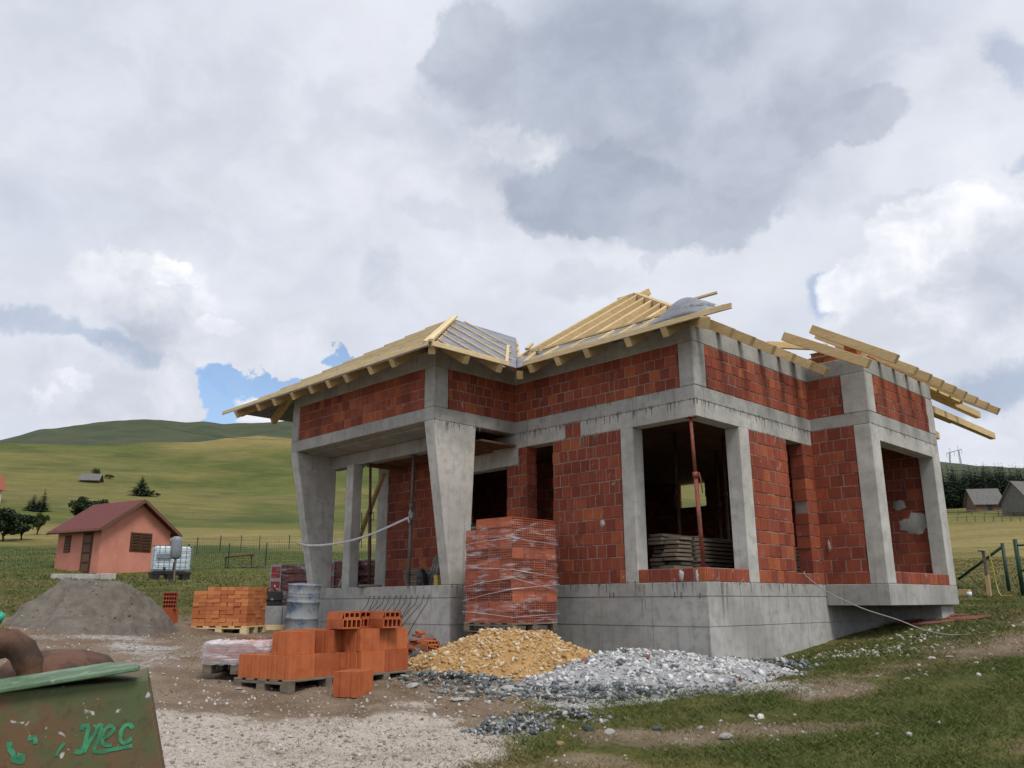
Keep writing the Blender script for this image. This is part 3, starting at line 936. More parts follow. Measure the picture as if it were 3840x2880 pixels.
patch(-.42, -.001, .15, X, NY, .10, .17, 21, M['concrete_new']); patch(-.15, -.001, .15, X, NY, .05, .18, 22, M['concrete_new'])
patch(-1.86, -.001, 1.0, X, NY, .09, .12, 24, M['concrete_new'])
patch(.30, 3.64, 4.05, X, NY, .5, .05, 30, M['mortar'])
# starter bars bent out of the porch plinth
for k in range(12):
    xx = -6.0+k*.155+rnd.uniform(-.03, .03)
    p0 = Vector((xx, -1.50, -.10)); p1 = Vector((xx+rnd.uniform(-.02, .02), -1.56, -.22))
    dx_ = rnd.uniform(-.50, -.18); ln = rnd.uniform(.45, .68)
    p2 = p1+Vector((dx_*.55, -.22-rnd.uniform(0, .2), -ln))
    hpart(MB().tube([p0, p0+Vector((0, -.03, 0)), p1, p1.lerp(p2, .5)+Vector((0, -.02, 0)), p2], .007, 5), 'rebar', M['rebar'], 0, True)
for k, (a_, z_) in enumerate(((-1.75, -.08), (-1.68, -.07), (-.55, -.08), (-.44, -.08), (-.12, -.09))):
    hpart(MB().tube([(a_, 0, z_), (a_+.02, -.03, z_), (a_+.02, -.035, z_-.08)], .006, 5), 'rebar', M['rebar'], 0, True)

# cement that ran down from the joints while casting: thin drips, dark over the lintels, pale over the blocks
def drips(o, u, n, length, z, cnt, lmin, lmax, mat, seed, proud=.0035):
    r_ = random.Random(seed); m = MB(); o, u, n = Vector((*o, 0)), Vector((*u, 0)), Vector((*n, 0))
    for k in range(int(cnt*.65)):
        clump = r_.choice((.12, .3, .42, .55, .8, .9)); s = length*min(.99, max(.01, r_.gauss(clump, .12))) if r_.random() < .6 else length*r_.random()
        l = lmin*.6+(lmax-lmin)*r_.random()**3; w = r_.uniform(.002, .007)
        a = o+u*s+n*(proud+.001); zt = z+r_.uniform(-.01, .03)
        p = [(a-u*w*1.5, zt), (a+u*w*1.5, zt), (a+u*w*.7+u*r_.uniform(-.006, .006), zt-l*.6), (a+u*r_.uniform(-.006, .006), zt-l)]
        m.add([(q.x, q.y, zz) for q, zz in p]+[(q.x+n.x*.003, q.y+n.y*.003, zz) for q, zz in p[:3]]+[(p[3][0].x, p[3][0].y, p[3][1])], [(4, 5, 6), (4, 6, 7), (0, 4, 7, 3), (1, 3, 7, 6, 5)])
    o_ = hpart(m, 'cement_runs', mat, 0); o_['kind'] = 'stuff'
M['run_dark'] = simple('cement_run_dark', (.21, .205, .195), .9, .2, 20); M['run_pale'] = simple('cement_run_pale', (.36, .32, .29), .9, .15, 20)
drips((-3.8, 0), X, NY, 1.2, Z_RB, 70, .03, .20, M['run_dark'], 1); drips((-2.28, 0), X, NY, 2.28, Z_RB, 110, .03, .20, M['run_dark'], 2); drips((-2.62, 0), X, NY, .36, Z_RB, 26, .03, .2, M['run_dark'], 12, .006)
drips((0, 0), Y, X, 3.6, Z_RB, 150, .03, .20, M['run_dark'], 3); drips((1.08, 3.7), Y, X, 3.1, Z_RB, 60, .03, .16, M['run_dark'], 4, .006)
drips((-2.93, 0), X, NY, 1.49, Z_LINT, 40, .05, .28, M['run_pale'], 5, .006); drips((0, 1.5), Y, X, 1.2, Z_LINT, 34, .05, .28, M['run_pale'], 6, .006); drips((-4.05, 0), X, NY, .5, 2.17, 14, .05, .2, M['run_pale'], 16, .006)
drips((-3.82, 0), X, NY, 3.6, Z_RT, 60, .03, .14, M['run_dark'], 7, .003); drips((-3.82, -1.9), Y, X, 1.8, Z_RB, 30, .03, .2, M['run_dark'], 8, .006)
drips((-2.9, 0), X, NY, 2.9, Z_SLAB+.01, 60, .04, .26, M['run_dark'], 9, .010); drips((0, 0), Y, X, 3.6, Z_SLAB+.01, 60, .04, .22, M['run_dark'], 10, .012); drips((-8, -1.5), X, NY, 4.1, Z_SLAB+.01, 60, .04, .22, M['run_dark'], 11, .012)
drips((-1.5, 0), X, NY, .45, Z_SLAB-.02, 16, .25, .75, M['run_pale'], 17, .012); drips((0, .34), Y, X, .16, Z_SLAB-.02, 7, .7, 1.1, M['run_pale'], 18, .014); drips((0, .2), Y, X, 2.4, Z_SLAB-.02, 14, .2, .6, M['run_pale'], 19, .014)
drips((-3.81, -1.5), Y, X, 1.0, Z_SLAB, 40, .04, .2, M['run_dark'], 13, .010); drips((-3.82, -1.7), Y, X, .7, Z_RB-.02, 26, .04, .25, M['run_dark'], 14, .006)

hpart(MB().box(-3.8, -.02, .06, .25, Z_UT+.001, Z_UT+.105), 'wall_plate_or_filler', M['concrete'], .004)  # added filler, hidden under the eaves to shut out gaps of sky light

# ---------------------------------------------------------------- roof
TAN = .622; ZE = 3.725          # top of the rafters at the eaves line
RW, RH = .11, .15


def mat_membrane():
    m, t, b_ = pbsdf('roof_membrane', .3)
    P = pos(t)
    n = t.noise(P, 3.0, 4, .6)
    c = t.mix(t.ramp(n, .3, .7), (.175, .18, .20), (.245, .25, .275))
    # rows of small dark print that run along the sheet
    rows = t.math('FRACT', t.math('MULTIPLY', t.math('ADD', t.node('ShaderNodeSeparateXYZ', inputs={0: P}).outputs[2], 0.0), 2.9))
    band = t.math('MULTIPLY', t.math('GREATER_THAN', rows, .42), t.math('LESS_THAN', rows, .60))
    w_ = t.noise(t.mapping(P, (5, 5, 24)), 3.0, 3, .6)
    gap = t.noise(t.mapping(P, (1.1, 1.1, .4)), 1.6, 1, .5)
    ink = t.math('MULTIPLY', t.math('MULTIPLY', band, t.ramp(w_, .50, .54)), t.ramp(gap, .47, .53))
    c = t.mix(t.math('MULTIPLY', ink, .9), c, (.022, .022, .026))
    t.l.new(c, b_.inputs['Base Color']); b_.inputs['Roughness'].default_value = .55
    bump(t, b_, t.noise(t.mapping(P, (2, 2, 5)), 4, 4, .6), .6, .03)
    return m


M['membrane'] = mat_membrane()


def rafter(x0, y0, x1, y1, base, name='rafter', w=RW, h=RH, ext=0.0, mat='wood_new', drop=0.0):
    """rafter from plan point 0 (low) to 1 (high); base = function giving the top height at a plan point"""
    p = Vector((x0, y0, base(x0, y0)-h/2-drop)); q = Vector((x1, y1, base(x1, y1)-h/2-drop))
    return hpart(MB().beam(p, q, w, h), name, M[mat], .004)


zS1 = lambda x, y: ZE+TAN*(y+2.5)
zS2 = lambda x, y: ZE+TAN*(-3.2-x)
zS3 = lambda x, y: ZE+TAN*(y+.6)
zS4 = lambda x, y: ZE+TAN*(.6-x)
zS5 = lambda x, y: ZE+TAN*(1.7-x)
zS6 = lambda x, y: ZE+TAN*(x+9.75)
zS7 = lambda x, y: ZE+TAN*(8.3-y)
AX, AY = -6.475, .775            # apex of the porch hip
# S1: hip end over the porch
for x in (-9.67, -8.74, -8.1, -7.4, -6.74, -6.15, -5.58, -4.84, -4.22):
    top = -2.5 + min(x+9.75, -3.2-x)
    if top+2.5 > .15: rafter(x, -2.5, x, top, zS1)
    else: rafter(x, -2.5, x+.02, -1.6, zS1)
rafter(-3.28, -2.42, AX, AY, lambda x, y: max(zS2(x, y), 0), 'hip_rafter')
rafter(-9.68, -2.42, AX, AY, lambda x, y: zS6(x, y), 'hip_rafter')
for y in (-1.74, -.98): rafter(-3.2, y, -3.2-(y+2.5)-.0, y, zS2)
for y in (-.2, .5, 1.2, 1.9):
    rafter(-3.2-(y+.6), y, max(AX, -3.2-(y+2.5)), y, zS2)
hpart(MB().beam((AX, AY, zS2(AX, 0)-.1), (AX, 2.68, zS2(AX, 0)-.1), .05, .18), 'ridge_board', M['wood_new'], .004)
rafter(-3.15, -.55, -6.475, 2.675, zS3, 'valley_rafter', drop=.07)
for y in (-1.6, -.6, .4, 1.4): rafter(-9.75, y, min(-9.75+(y+2.5), AX), y, zS6)
rafter(-9.55, -1.0, -7.9, -.4, lambda x, y: zS6(x, y)-.12, 'rafter')
# S3: main slope over the entrance, long jack rafters that stop at the hip
HX, HY = -3.85, 3.85
for x in (-2.84, -2.22, -1.59, -.76, -.08):
    rafter(x, -.6, x, -.6+(.6-x), zS3)
for x in (-3.5, -4.1):
    rafter(x, -.6+(-3.2-x)+.05, x, HY, zS3)
for x in (-1.15, -.42): rafter(x, .3, x, -.6+(.6-x), zS3)
rafter(.68, -.68, HX, HY, zS3, 'hip_rafter', .12, .17)
hpart(MB().beam((HX, HY, zS3(0, HY)-.1), (-4.35, HY, zS3(0, HY)-.1), .05, .2), 'ridge_board', M['wood_new'], .004)
# S4: tails over the right-hand wall
for y in (.15, .75, 1.4, 2.05, 2.7, 3.25):
    rafter(.6, y, max(.6-(y+.6), HX), y, zS4)
# bay: loose rafters laid out, then the row that runs on past the bay
hpart(MB().beam((-.05, 3.1, 4.43-.02), (1.40, 3.1, 3.60), .12, .16), 'rafter', M['wood_new'], .004)
hpart(MB().beam((.29, 3.52, 4.56), (1.70, 3.52, 3.70), .12, .16), 'rafter', M['wood_new'], .004)
hpart(MB().beam((-.5, 3.3, 4.40), (.35, 3.95, 4.30), .08, .12), 'tie_beam', M['wood_new'], .004)
for k, y in enumerate((4.35, 5.0, 5.6, 6.25, 6.85, 7.5, 8.2, 8.9)):
    hpart(MB().beam((.0+.1*k if k < 6 else .3, y, zS5(.0+.1*k if k < 6 else .3, y)-.075), (1.7, y, ZE-.075), .12, .15), 'rafter', M['wood_new'], .004)
hpart(MB().beam((.95, 4.1, 3.99), (.95, 9.0, 3.99), .12, .08), 'wall_plate_or_filler', M['wood_new'], .004)
hpart(MB().beam((.8, 6.9, 3.99), (.8, 10.7, 3.99), .12, .15), 'purlin', M['wood_new'], .004)
hpart(MB().beam((.62, 6.9, 3.71), (.62, 9.4, 3.71), .12, .15), 'purlin', M['wood_new'], .004)
hpart(MB().beam((.80, 6.9, 3.63), (.80, 11.6, 3.61), .12, .15), 'purlin', M['wood_new'], .004)
hpart(MB().beam((.95, 6.86, 3.03), (.95, 7.25, 3.0), .12, .14), 'purlin', M['wood_new'], .004)
# block infill between the tails
for (xa, ya, ln, u) in ((.72, 3.665, .28, X), (.15, 3.665, .5, X)):
    pass
for k in range(14):
    yy = .38+k*.23
    c_ = Vector((-.02, yy, 4.0)); m_ = MB().box(-.22, -.012, yy-.105, yy+.105, Z_UT+.001, Z_UT+.09+rnd.uniform(0, .03)); hpart(m_, 'infill_brick', M['clay'], .004)
for k in range(10):
    yy = 4.1+k*.25
    hpart(MB().box(.84, 1.07, yy-.11, yy+.11, Z_UT+.001, Z_UT+.05), 'infill_brick', M['clay'], .004)
for xa, xb, z_ in ((.12, .34, .20), (.355, .58, .19), (.74, .98, .26)):
    hpart(MB().box(xa, xb, 3.69, 3.9, Z_UT+.001, Z_UT+z_*.5-.004), 'infill_brick', M['clay'], .004)
    hpart(MB().box(xa+.02, xb+.015, 3.69, 3.9, Z_UT+z_*.5, Z_UT+z_), 'infill_brick', M['clay'], .004)
    hpart(MB().box(xa, xb, 3.68, 3.91, Z_UT+z_+.001, Z_UT+z_+.018), 'mortar_cap', M['concrete_new'], .004)

# membrane sheets (finely divided so that they can sag between the rafters)
def sheet(corners, nu, nv, base, name='membrane', sag=.018, lift=.026, seed=0, thick=.004):
    """corners: 4 plan points (low-left, low-right, high-right, high-left)"""
    m = MB(); c = [Vector((*q, 0)) for q in corners]
    for j in range(nv+1):
        for i in range(nu+1):
            u, v = i/nu, j/nv
            p = (c[0]*(1-u)+c[1]*u)*(1-v)+(c[3]*(1-u)+c[2]*u)*v
            z = base(p.x, p.y)+lift-sag*float(fbm(np.array([p.x*2.3+seed]), np.array([p.y*2.3]), 3)[0])
            m.v.append((p.x, p.y, z))
    for j in range(nv):
        for i in range(nu):
            a = j*(nu+1)+i
            m.f.append((a, a+1, a+nu+2, a+nu+1))
    o = hpart(m, name, M['membrane'], 0, True)
    s_ = o.modifiers.new('solid', 'SOLIDIFY'); s_.thickness = thick
    return o
sheet([(-3.16, -2.54), (-3.16, -.56), (-6.475, 2.68), (AX, AY)], 40, 30, zS2, seed=1)
sheet([(-9.75, -2.54), (-3.2, -2.54), (AX+.01, AY), (AX-.01, AY)], 40, 24, zS1, seed=3)
sheet([(-9.79, -2.5), (AX, AY), (AX, 2.68), (-9.79, 2.68)], 30, 10, zS6, seed=5)
sheet([(-3.15, -.64), (.62, -.64), (-.10, .08), (-3.95, .16)], 44, 10, zS3, seed=7)
# the unrolled end of the sheet billows up over the corner
def billow():
    m = MB(); nu, nv = 22, 12
    for j in range(nv+1):
        for i in range(nu+1):
            u, v = i/nu, j/nv
            x = -.55+u*1.15; y = -.62+v*.75*(1-.25*u)
            z = zS3(x, y)+.02+.34*math.sin(math.pi*min(1, u*1.02))**.8*math.sin(math.pi*(.12+.8*v))*(.6+.4*u)
            x += .10*math.sin(v*5)*u
            m.v.append((x, y, z+.02*math.sin(9*u+7*v)))
    for j in range(nv):
        for i in range(nu):
            a = j*(nu+1)+i; m.f.append((a, a+1, a+nu+2, a+nu+1))
    o = hpart(m, 'loose_membrane', M['membrane'], 0, True)
    s_ = o.modifiers.new('solid', 'SOLIDIFY'); s_.thickness = .004
billow()
# counter battens, battens, edge boards
def batten(p, q, w=.042, h=.036, name='batten', mat='wood_pale'):
    return hpart(MB().beam(p, q, w, h), name, M[mat], .003)
def on_plane(f, x, y, up): return (x, y, f(x, y)+up)
# S2 counter battens (down the slope) between hip and valley
for y in (-1.95, -1.38, -.82, -.22, .40, 1.05):
    xh = max(-3.2-(y+2.5), AX)+.03; xl = -3.22 if y < -.72 else -3.2-(y+.6)-.12
    batten(on_plane(zS2, xl, y, .045), on_plane(zS2, xh, y, .045), .038, .022)
# hip double batten and valley batten
for o_ in (-.07, .07):
    batten((-3.25+o_, -2.45-abs(o_)+.0, zS2(-3.25, 0)+.06), (AX+o_, AY+.0, zS2(AX, 0)+.07), .07, .045)
batten(on_plane(zS2, -3.22, -.80, .045), on_plane(zS2, -4.95, .93, .045), .06, .05)
batten(on_plane(zS2, -3.95, -.02, .05), on_plane(zS2, -4.5, .53, .05), .06, .05) if False else None
batten(on_plane(zS3, -3.02, -.58, .05), on_plane(zS3, -3.35, .10, .05), .06, .05)
batten(on_plane(zS3, -3.5, .12, .09), on_plane(zS3, -3.15, -.02, .09), .07, .05)
batten(on_plane(zS3, -3.95, .45, .09), on_plane(zS3, -4.2, .85, .09), .07, .05)
# S1 battens along the eaves direction, seen edge-on
k = 0; y = -2.45
while y < AY-.15:
    t_ = y+2.5
    batten(on_plane(zS1, -9.75+t_-(.55 if k == 0 else 0), y, .065), on_plane(zS1, -3.22-t_, y, .065), .05, .035)
    if k == 0: batten(on_plane(zS1, -10.3, y-.06, .065), on_plane(zS1, -3.25, y-.06, .065), .03, .07, 'edge_board')
    y += .31; k += 1
for x in (-9.2, -8.74, -8.1, -7.4, -6.74, -6.15, -5.58, -4.84, -4.22):
    batten(on_plane(zS1, x, -2.5, .03), on_plane(zS1, x, -2.5+min(x+9.75, -3.2-x)-.05, .03), .05, .03)
# S2 edge boards
batten(on_plane(zS2, -3.17, -2.50, .055), on_plane(zS2, -3.17, -.80, .055), .035, .075, 'edge_board')
batten(on_plane(zS2, -3.25, -2.45, .06), on_plane(zS2, -3.25, -.82, .06), .05, .04, 'edge_board')
# S3 edge boards run past the corner, top board of the strip, short counter battens
batten(on_plane(zS3, -3.0, -.63, .055), on_plane(zS3, 1.07, -.63, .055), .035, .08, 'edge_board')
batten(on_plane(zS3, -3.0, -.55, .065), on_plane(zS3, .93, -.55, .065), .05, .035, 'edge_board')
batten(on_plane(zS3, -3.0, -.47, .065), on_plane(zS3, .60, -.47, .065), .04, .03, 'edge_board')
batten(on_plane(zS3, -3.3, .12, .06), on_plane(zS3, .1, .12, .06), .05, .035, 'edge_board')
for x in (-2.84, -2.22, -1.59, -1.15, -.76, -.42, -.08, .22):
    batten(on_plane(zS3, x, -.5, .03), on_plane(zS3, x+.02, .10, .03), .05, .035)
batten(on_plane(zS3, -.2, -.15, .22), on_plane(zS3, .42, .12, .16), .05, .035)
# ================================================================ building site things
def mesh_of(mb, name, mat):
    me = bpy.data.meshes.new(name); me.from_pydata(mb.v, [], mb.f); me.materials.append(mat)
    bm = bmesh.new(); bm.from_mesh(me); bmesh.ops.recalc_face_normals(bm, faces=bm.faces); bm.to_mesh(me); bm.free()
    return me


def inst(name, me, loc, rz=0.0, parent=None, rot=None, scale=None):
    o = bpy.data.objects.new(name, me); col.objects.link(o); o.location = loc
    o.rotation_euler = rot or (0, 0, rz)
    if scale: o.scale = scale
    if parent is not None: o.parent = parent
    return o


def holed_face(mb, o, u, v, n, w, h, nu, nv, wall_, depth):
    """a w x h face at o (corner) with nu x nv rectangular recesses"""
    o, u, v, n = Vector(o), Vector(u), Vector(v), Vector(n)
    cu, cv = (w-wall_)/nu, (h-wall_)/nv
    P = lambda a, b_, d=0: o+u*a+v*b_-n*d
    # frame strips
    for i in range(nu+1):
        a = i*cu; mb.add([P(a, 0), P(a+wall_, 0), P(a+wall_, h), P(a, h)], [(0, 1, 2, 3)])
    for j in range(nv+1):
        b_ = j*cv
        for i in range(nu):
            a = i*cu+wall_; mb.add([P(a, b_), P(a+cu-wall_, b_), P(a+cu-wall_, b_+wall_), P(a, b_+wall_)], [(0, 1, 2, 3)])
    for i in range(nu):
        for j in range(nv):
            a0, a1, b0, b1 = i*cu+wall_, (i+1)*cu, j*cv+wall_, (j+1)*cv
            q = [P(a0, b0), P(a1, b0), P(a1, b1), P(a0, b1), P(a0, b0, depth), P(a1, b0, depth), P(a1, b1, depth), P(a0, b1, depth)]
            mb.add(q, [(0, 4, 5, 1), (1, 5, 6, 2), (2, 6, 7, 3), (3, 7, 4, 0), (4, 7, 6, 5)])
    return mb


def raw_mesh(mb, name, mat):
    me = bpy.data.meshes.new(name); me.from_pydata(mb.v, [], mb.f); me.materials.append(mat); return me


def pack_block():
    """perforated block of the wrapped pallet, holes along local y: .25 x .25 x .155"""
    m = MB(); w, h = .243, .149
    for sgn in (-1, 1):
        holed_face(m, (-w/2*-sgn*-1 if False else (-w/2 if sgn < 0 else w/2), sgn*w/2, 0), (1 if sgn < 0 else -1, 0, 0), (0, 0, 1), (0, sgn, 0), w, h, 5, 4, .011, .115)
    m.add([(-w/2, -w/2, 0), (w/2, -w/2, 0), (w/2, w/2, 0), (-w/2, w/2, 0), (-w/2, -w/2, h), (w/2, -w/2, h), (w/2, w/2, h), (-w/2, w/2, h)], [(3, 2, 1, 0), (4, 5, 6, 7), (1, 2, 6, 5), (3, 0, 4, 7)])
    return raw_mesh(m, 'block', M['clay_wrap'])


def mat_film(name, lo=.03, hi=.5):
    m = bpy.data.materials.new(name); m.use_nodes = True
    t = NT(m.node_tree); t.n.clear()
    out = t.node('ShaderNodeOutputMaterial')
    tr = t.node('ShaderNodeBsdfTransparent'); gl = t.node('ShaderNodeBsdfPrincipled')
    gl.inputs['Base Color'].default_value = (.60, .58, .61, 1); gl.inputs['Roughness'].default_value = .22; gl.inputs['Specular IOR Level'].default_value = .6
    mx = t.node('ShaderNodeMixShader'); P = pos(t)
    n = t.noise(t.mapping(P, (1.2, 1.2, 7)), 2.4, 5, .62, .5)
    s = t.noise(t.mapping(P, (1.0, 1.0, 26), rot=(0.10, .06, 0)), 1.6, 3, .6)
    f = t.math('ADD', t.ramp(n, .48, .72, lo, hi*1.25), t.ramp(s, .64, .70, 0, hi*.5), clamp=True)
    t.put(mx.inputs[0], f); t.l.new(tr.outputs[0], mx.inputs[1]); t.l.new(gl.outputs[0], mx.inputs[2]); t.l.new(mx.outputs[0], out.inputs[0])
    nd = t.node('ShaderNodeBump'); nd.inputs['Strength'].default_value = .6; nd.inputs['Distance'].default_value = .02
    t.put(nd.inputs['Height'], t.noise(t.mapping(P, (3, 3, 9)), 3, 4, .6)); t.l.new(nd.outputs[0], gl.inputs['Normal'])
    return m


M['film'] = mat_film('stretch_film', .03, .42)
M['film_thick'] = mat_film('shrink_film', .35, .85)


def pallet(name_parent, w, d, mat=None, z0=0.0, boards=5):
    """parts of a euro-like pallet, local origin at one corner of the footprint, under a thing"""
    mt = mat or M['wood_old']
    for k in range(boards):
        x = k*(w-.1)/(boards-1)
        MB().box(x, x+.1, 0, d, z0+.112, z0+.134).build('top_board', mt, name_parent, bevel=.003)
    for k in range(3):
        y = k*(d-.1)/2
        MB().box(0, w, y, y+.1, z0+.088, z0+.111).build('stringer', mt, name_parent, bevel=.003)
        for j in range(3):
            x = j*(w-.12)/2
            MB().box(x, x+.12, y, y+.1, z0+.016, z0+.0875).build('pallet_block', mt, name_parent, bevel=.003)
        MB().box(0, w, y+.001, y+.099, z0, z0+.0155).build('runner', mt, name_parent, bevel=.003)


# ---- shrink-wrapped pallet of perforated blocks against the porch
def wrapped_pallet():
    z = -.645
    t = empty('wrapped_pallet', (-3.30, -1.66, z), R(2), 'tall pallet of red perforated blocks in torn clear stretch film beside the tapered porch column', 'block pallet')
    pallet(t, 1.02, 1.02)
    me = pack_block()
    holes_right = [1, 1, 0, 0, 1, 1, 0, 0, 1, 1]      # bottom to top: holes towards +x or towards -y
    holes_right[7] = 1
    for L in range(10):
        sh = rnd.uniform(-.012, .012); sx = rnd.uniform(-.01, .01)
        for i in range(4):
            for j in range(4):
                if 0 < i < 3 and 0 < j < 3 and L < 9: continue
                if L == 9 and i == 0 and j == 0: continue
                inst('block', me, (.14+.25*i+sx+rnd.uniform(-.003, .003), .135+.25*j+sh+rnd.uniform(-.003, .003), .136+.155*L), (math.pi/2 if holes_right[L] else 0)+rnd.uniform(-.012, .012), t)
    # film: a skin that follows the stack with slack, open at the top
    m = MB(); nz, na = 40, 72
    z0, z1 = .12, .136+.155*9.6
    def skin(a, v):
        a = a % 4; s = int(a); f = a-s
        c = [(0.0, 0.0), (1.03, 0.0), (1.03, 1.03), (0.0, 1.03)]
        p, q = c[s], c[(s+1) % 4]
        x = p[0]+(q[0]-p[0])*f; y = p[1]+(q[1]-p[1])*f
        e = .010+.014*float(fbm(np.array([a*3.0]), np.array([v*16.0]), 3)[0])
        nx, ny = [(0, -1), (1, 0), (0, 1), (-1, 0)][s]
        return x+nx*e, y+ny*e
    for j in range(nz+1):
        for i in range(na):
            x, y = skin(4*i/na, j/nz); m.v.append((x, y, z0+(z1-z0)*j/nz+.02*math.sin(i*.7)*(j == nz)))
    for j in range(nz):
        for i in range(na):
            if 19 <= i*1 <= 21 and 24 <= j <= 28 and False: continue
            m.f.append((j*na+i, j*na+(i+1) % na, (j+1)*na+(i+1) % na, (j+1)*na+i))
    m.build('stretch_film', M['film'], t, True)
    # taut cords of twisted film
    for (za, zb, zc) in ((.45, .62, .70), (1.30, 1.36, 1.30), (.95, .90, .80), (.30, .22, .26), (.66, .78, .60)):
        MB().tube([(-.02, -.02, za), (.5, -.035, (za+zb)/2+.01), (1.05, -.02, zb), (1.065, .5, (zb+zc)/2), (1.05, 1.05, zc)], .006, 5).build('film_cord', M['film_thick'], t, True)
    for x_, w_ in ((.05, .09), (.80, .10)):
        o = MB().box(-.06, .06, -.5, .5, -.15, .15).build('bearer', M['wood_old'], None, bevel=.006, loc=(-3.30+x_+.05, -1.12, z-.152))
        tag(o, 'squared timber bearer under the %s end of the tall wrapped block pallet' % ('left' if x_ < .3 else 'right'), 'bearer')
    return t
wrapped_pallet()

# ---- big vertically perforated blocks
def big_block(L_=.38, W=.25, H=.238):
    m = MB(); g = .012
    # outline with tongue grooves on the short ends and shallow ribs on the long sides
    pts = []
    def side(p, q, inward, nrib):
        p, q = Vector(p), Vector(q); n = Vector(inward)
        for k in range(nrib):
            a, b_ = (k+.38)/nrib, (k+.62)/nrib
            pts.append(p+(q-p)*(k/nrib)) if k == 0 else None
            pts.append(p+(q-p)*a); pts.append(p+(q-p)*(a+.03)+n*g); pts.append(p+(q-p)*(b_-.03)+n*g); pts.append(p+(q-p)*b_)
    side((-W/2, -L_/2), (W/2, -L_/2), (0, 1), 2); side((W/2, -L_/2), (W/2, L_/2), (-1, 0), 3)
    side((W/2, L_/2), (-W/2, L_/2), (0, -1), 2); side((-W/2, L_/2), (-W/2, -L_/2), (1, 0), 3)
    n = len(pts)
    m.add([(p.x, p.y, 0) for p in pts]+[(p.x, p.y, H) for p in pts], [(k, (k+1) % n, n+(k+1) % n, n+k) for k in range(n)]+[tuple(range(n-1, -1, -1))])
    # rim and cells of the top
    iw, il = W/2-.022, L_/2-.022
    inner = [(-iw, -il), (iw, -il), (iw, il), (-iw, il)]
    b0 = len(m.v); m.v += [(x, y, H) for x, y in inner]
    corner_idx = [min(range(n), key=lambda k: (pts[k].x-cx)**2+(pts[k].y-cy)**2) for cx, cy in ((-W/2, -L_/2), (W/2, -L_/2), (W/2, L_/2), (-W/2, L_/2))]
    for s in range(4):
        a, e = corner_idx[s], corner_idx[(s+1) % 4]
        run = [(a+q) % n for q in range(((e-a) % n)+1)]
        m.f.append(tuple([n+q for q in run]+[b0+(s+1) % 4, b0+s]))
    holed_face(m, (-iw, -il, H), (1, 0, 0), (0, 1, 0), (0, 0, 1), 2*iw, 2*il, 5, 8, .011, .13)
    return raw_mesh(m, 'clay_block', M['clay'])


BIG = big_block()


def lying_block():
    """block lying on its side: trapezoid ends with three rows of honeycomb cells"""
    L_, W, H = .38, .25, .19
    m = MB()
    prof = [(-W/2, 0), (W/2, 0), (W/2, H*.55), (W/2-.02, H), (-W/2+.02, H), (-W/2, H*.55)]
    n = len(prof)
    m.add([(-L_/2, y, z) for y, z in prof]+[(L_/2, y, z) for y, z in prof], [(k, n+k, n+(k+1) % n, (k+1) % n) for k in range(n)])
    for sgn in (-1, 1):
        holed_face(m, (sgn*L_/2, -sgn*(W/2-.004) if True else 0, .003), (0, sgn, 0), (0, 0, 1), (sgn, 0, 0), W-.008, H*.58, 4, 1, .016, .16)
        holed_face(m, (sgn*L_/2, -sgn*(W/2-.022), .003+H*.58), (0, sgn, 0), (0, 0, 1), (sgn, 0, 0), W-.044, H*.40, 3, 1, .016, .16)
    return raw_mesh(m, 'ceiling_block', M['clay'])


LYING = lying_block()
c0 = at(1082, 2553, 9.45); c0.z = gz(c0.x, c0.y)
lab = lambda s: 'hollow clay block ' + s


def block_pallet(name, corner, nx, ny, label, ang):
    q = Matrix.Translation(corner) @ Matrix.Rotation(ang, 4, 'Z') @ Vector((-nx*.255-.03, -.03, 0))
    t = empty(name, q, ang, label, 'pallet')
    pallet(t, nx*.255+.06, ny*.385+.06)
    return t


class Frame:
    """places things in a turned local frame whose origin is a stack's near corner"""
    def __init__(s, c, ang): s.m = Matrix.Translation(Vector((c.x, c.y, 0))) @ Matrix.Rotation(ang, 4, 'Z'); s.a = ang

    def __call__(s, x, y, z): return s.m @ Vector((x, y, z))


pA = block_pallet('pallet', c0, 3, 3, 'weathered wooden pallet on loose stones under the front stack of hollow blocks', R(14))
fA = Frame(c0, R(14))
zA = c0.z+.136
spots = []
for i in range(3):
    for j in range(3):
        if i == 0 and j == 1 and False: continue
        row = ('nearest the corner', 'second from the corner', 'third from the corner')[i]
        dep = ('in the front row', 'in the middle row', 'in the back row')[j]
        spots.append((-.13-.255*i, .19+.385*j, zA, 0, f'{dep} of the front pallet, {row}'))
spots += [(-.20, .24, zA+.24, .02, 'alone on the second layer at the front corner of the front pallet'),
          (-.50, .62, zA+.24, -.05, 'on the second layer behind the front corner block'),
          (-.20, .80, zA+.24, .06, 'on the second layer beside the lying ceiling blocks'),
          (-.66, .98, zA+.24, 1.55, 'on the second layer at the far left of the front pallet')]
for x, y, z, rz, s in spots:
    tag(inst('clay_block', BIG, fA(x, y, z), fA.a+rz+rnd.uniform(-.025, .025)), lab(s), 'clay block', 'loose hollow clay blocks')
c1 = at(1352, 2525, 9.9); c1.z = gz(c1.x, c1.y)
pB = block_pallet('pallet', c1, 2, 2, 'low wooden pallet half hidden under the right-hand stack of hollow blocks', R(9))
fB = Frame(c1, R(9))
zB = c1.z+.086
pB.location.z -= .05
for i in range(2):
    for j in range(2):
        for k in range(2):
            s = f"{'bottom' if k == 0 else 'upper'} layer of the right-hand stack, {'front' if j == 0 else 'back'} {'right' if i == 0 else 'left'}"
            tag(inst('clay_block', BIG, fB(-.13-.255*i-.02*k, .19+.385*j, zB+.24*k), fB.a+rnd.uniform(-.02, .02)), lab('in the '+s), 'clay block', 'loose hollow clay blocks')
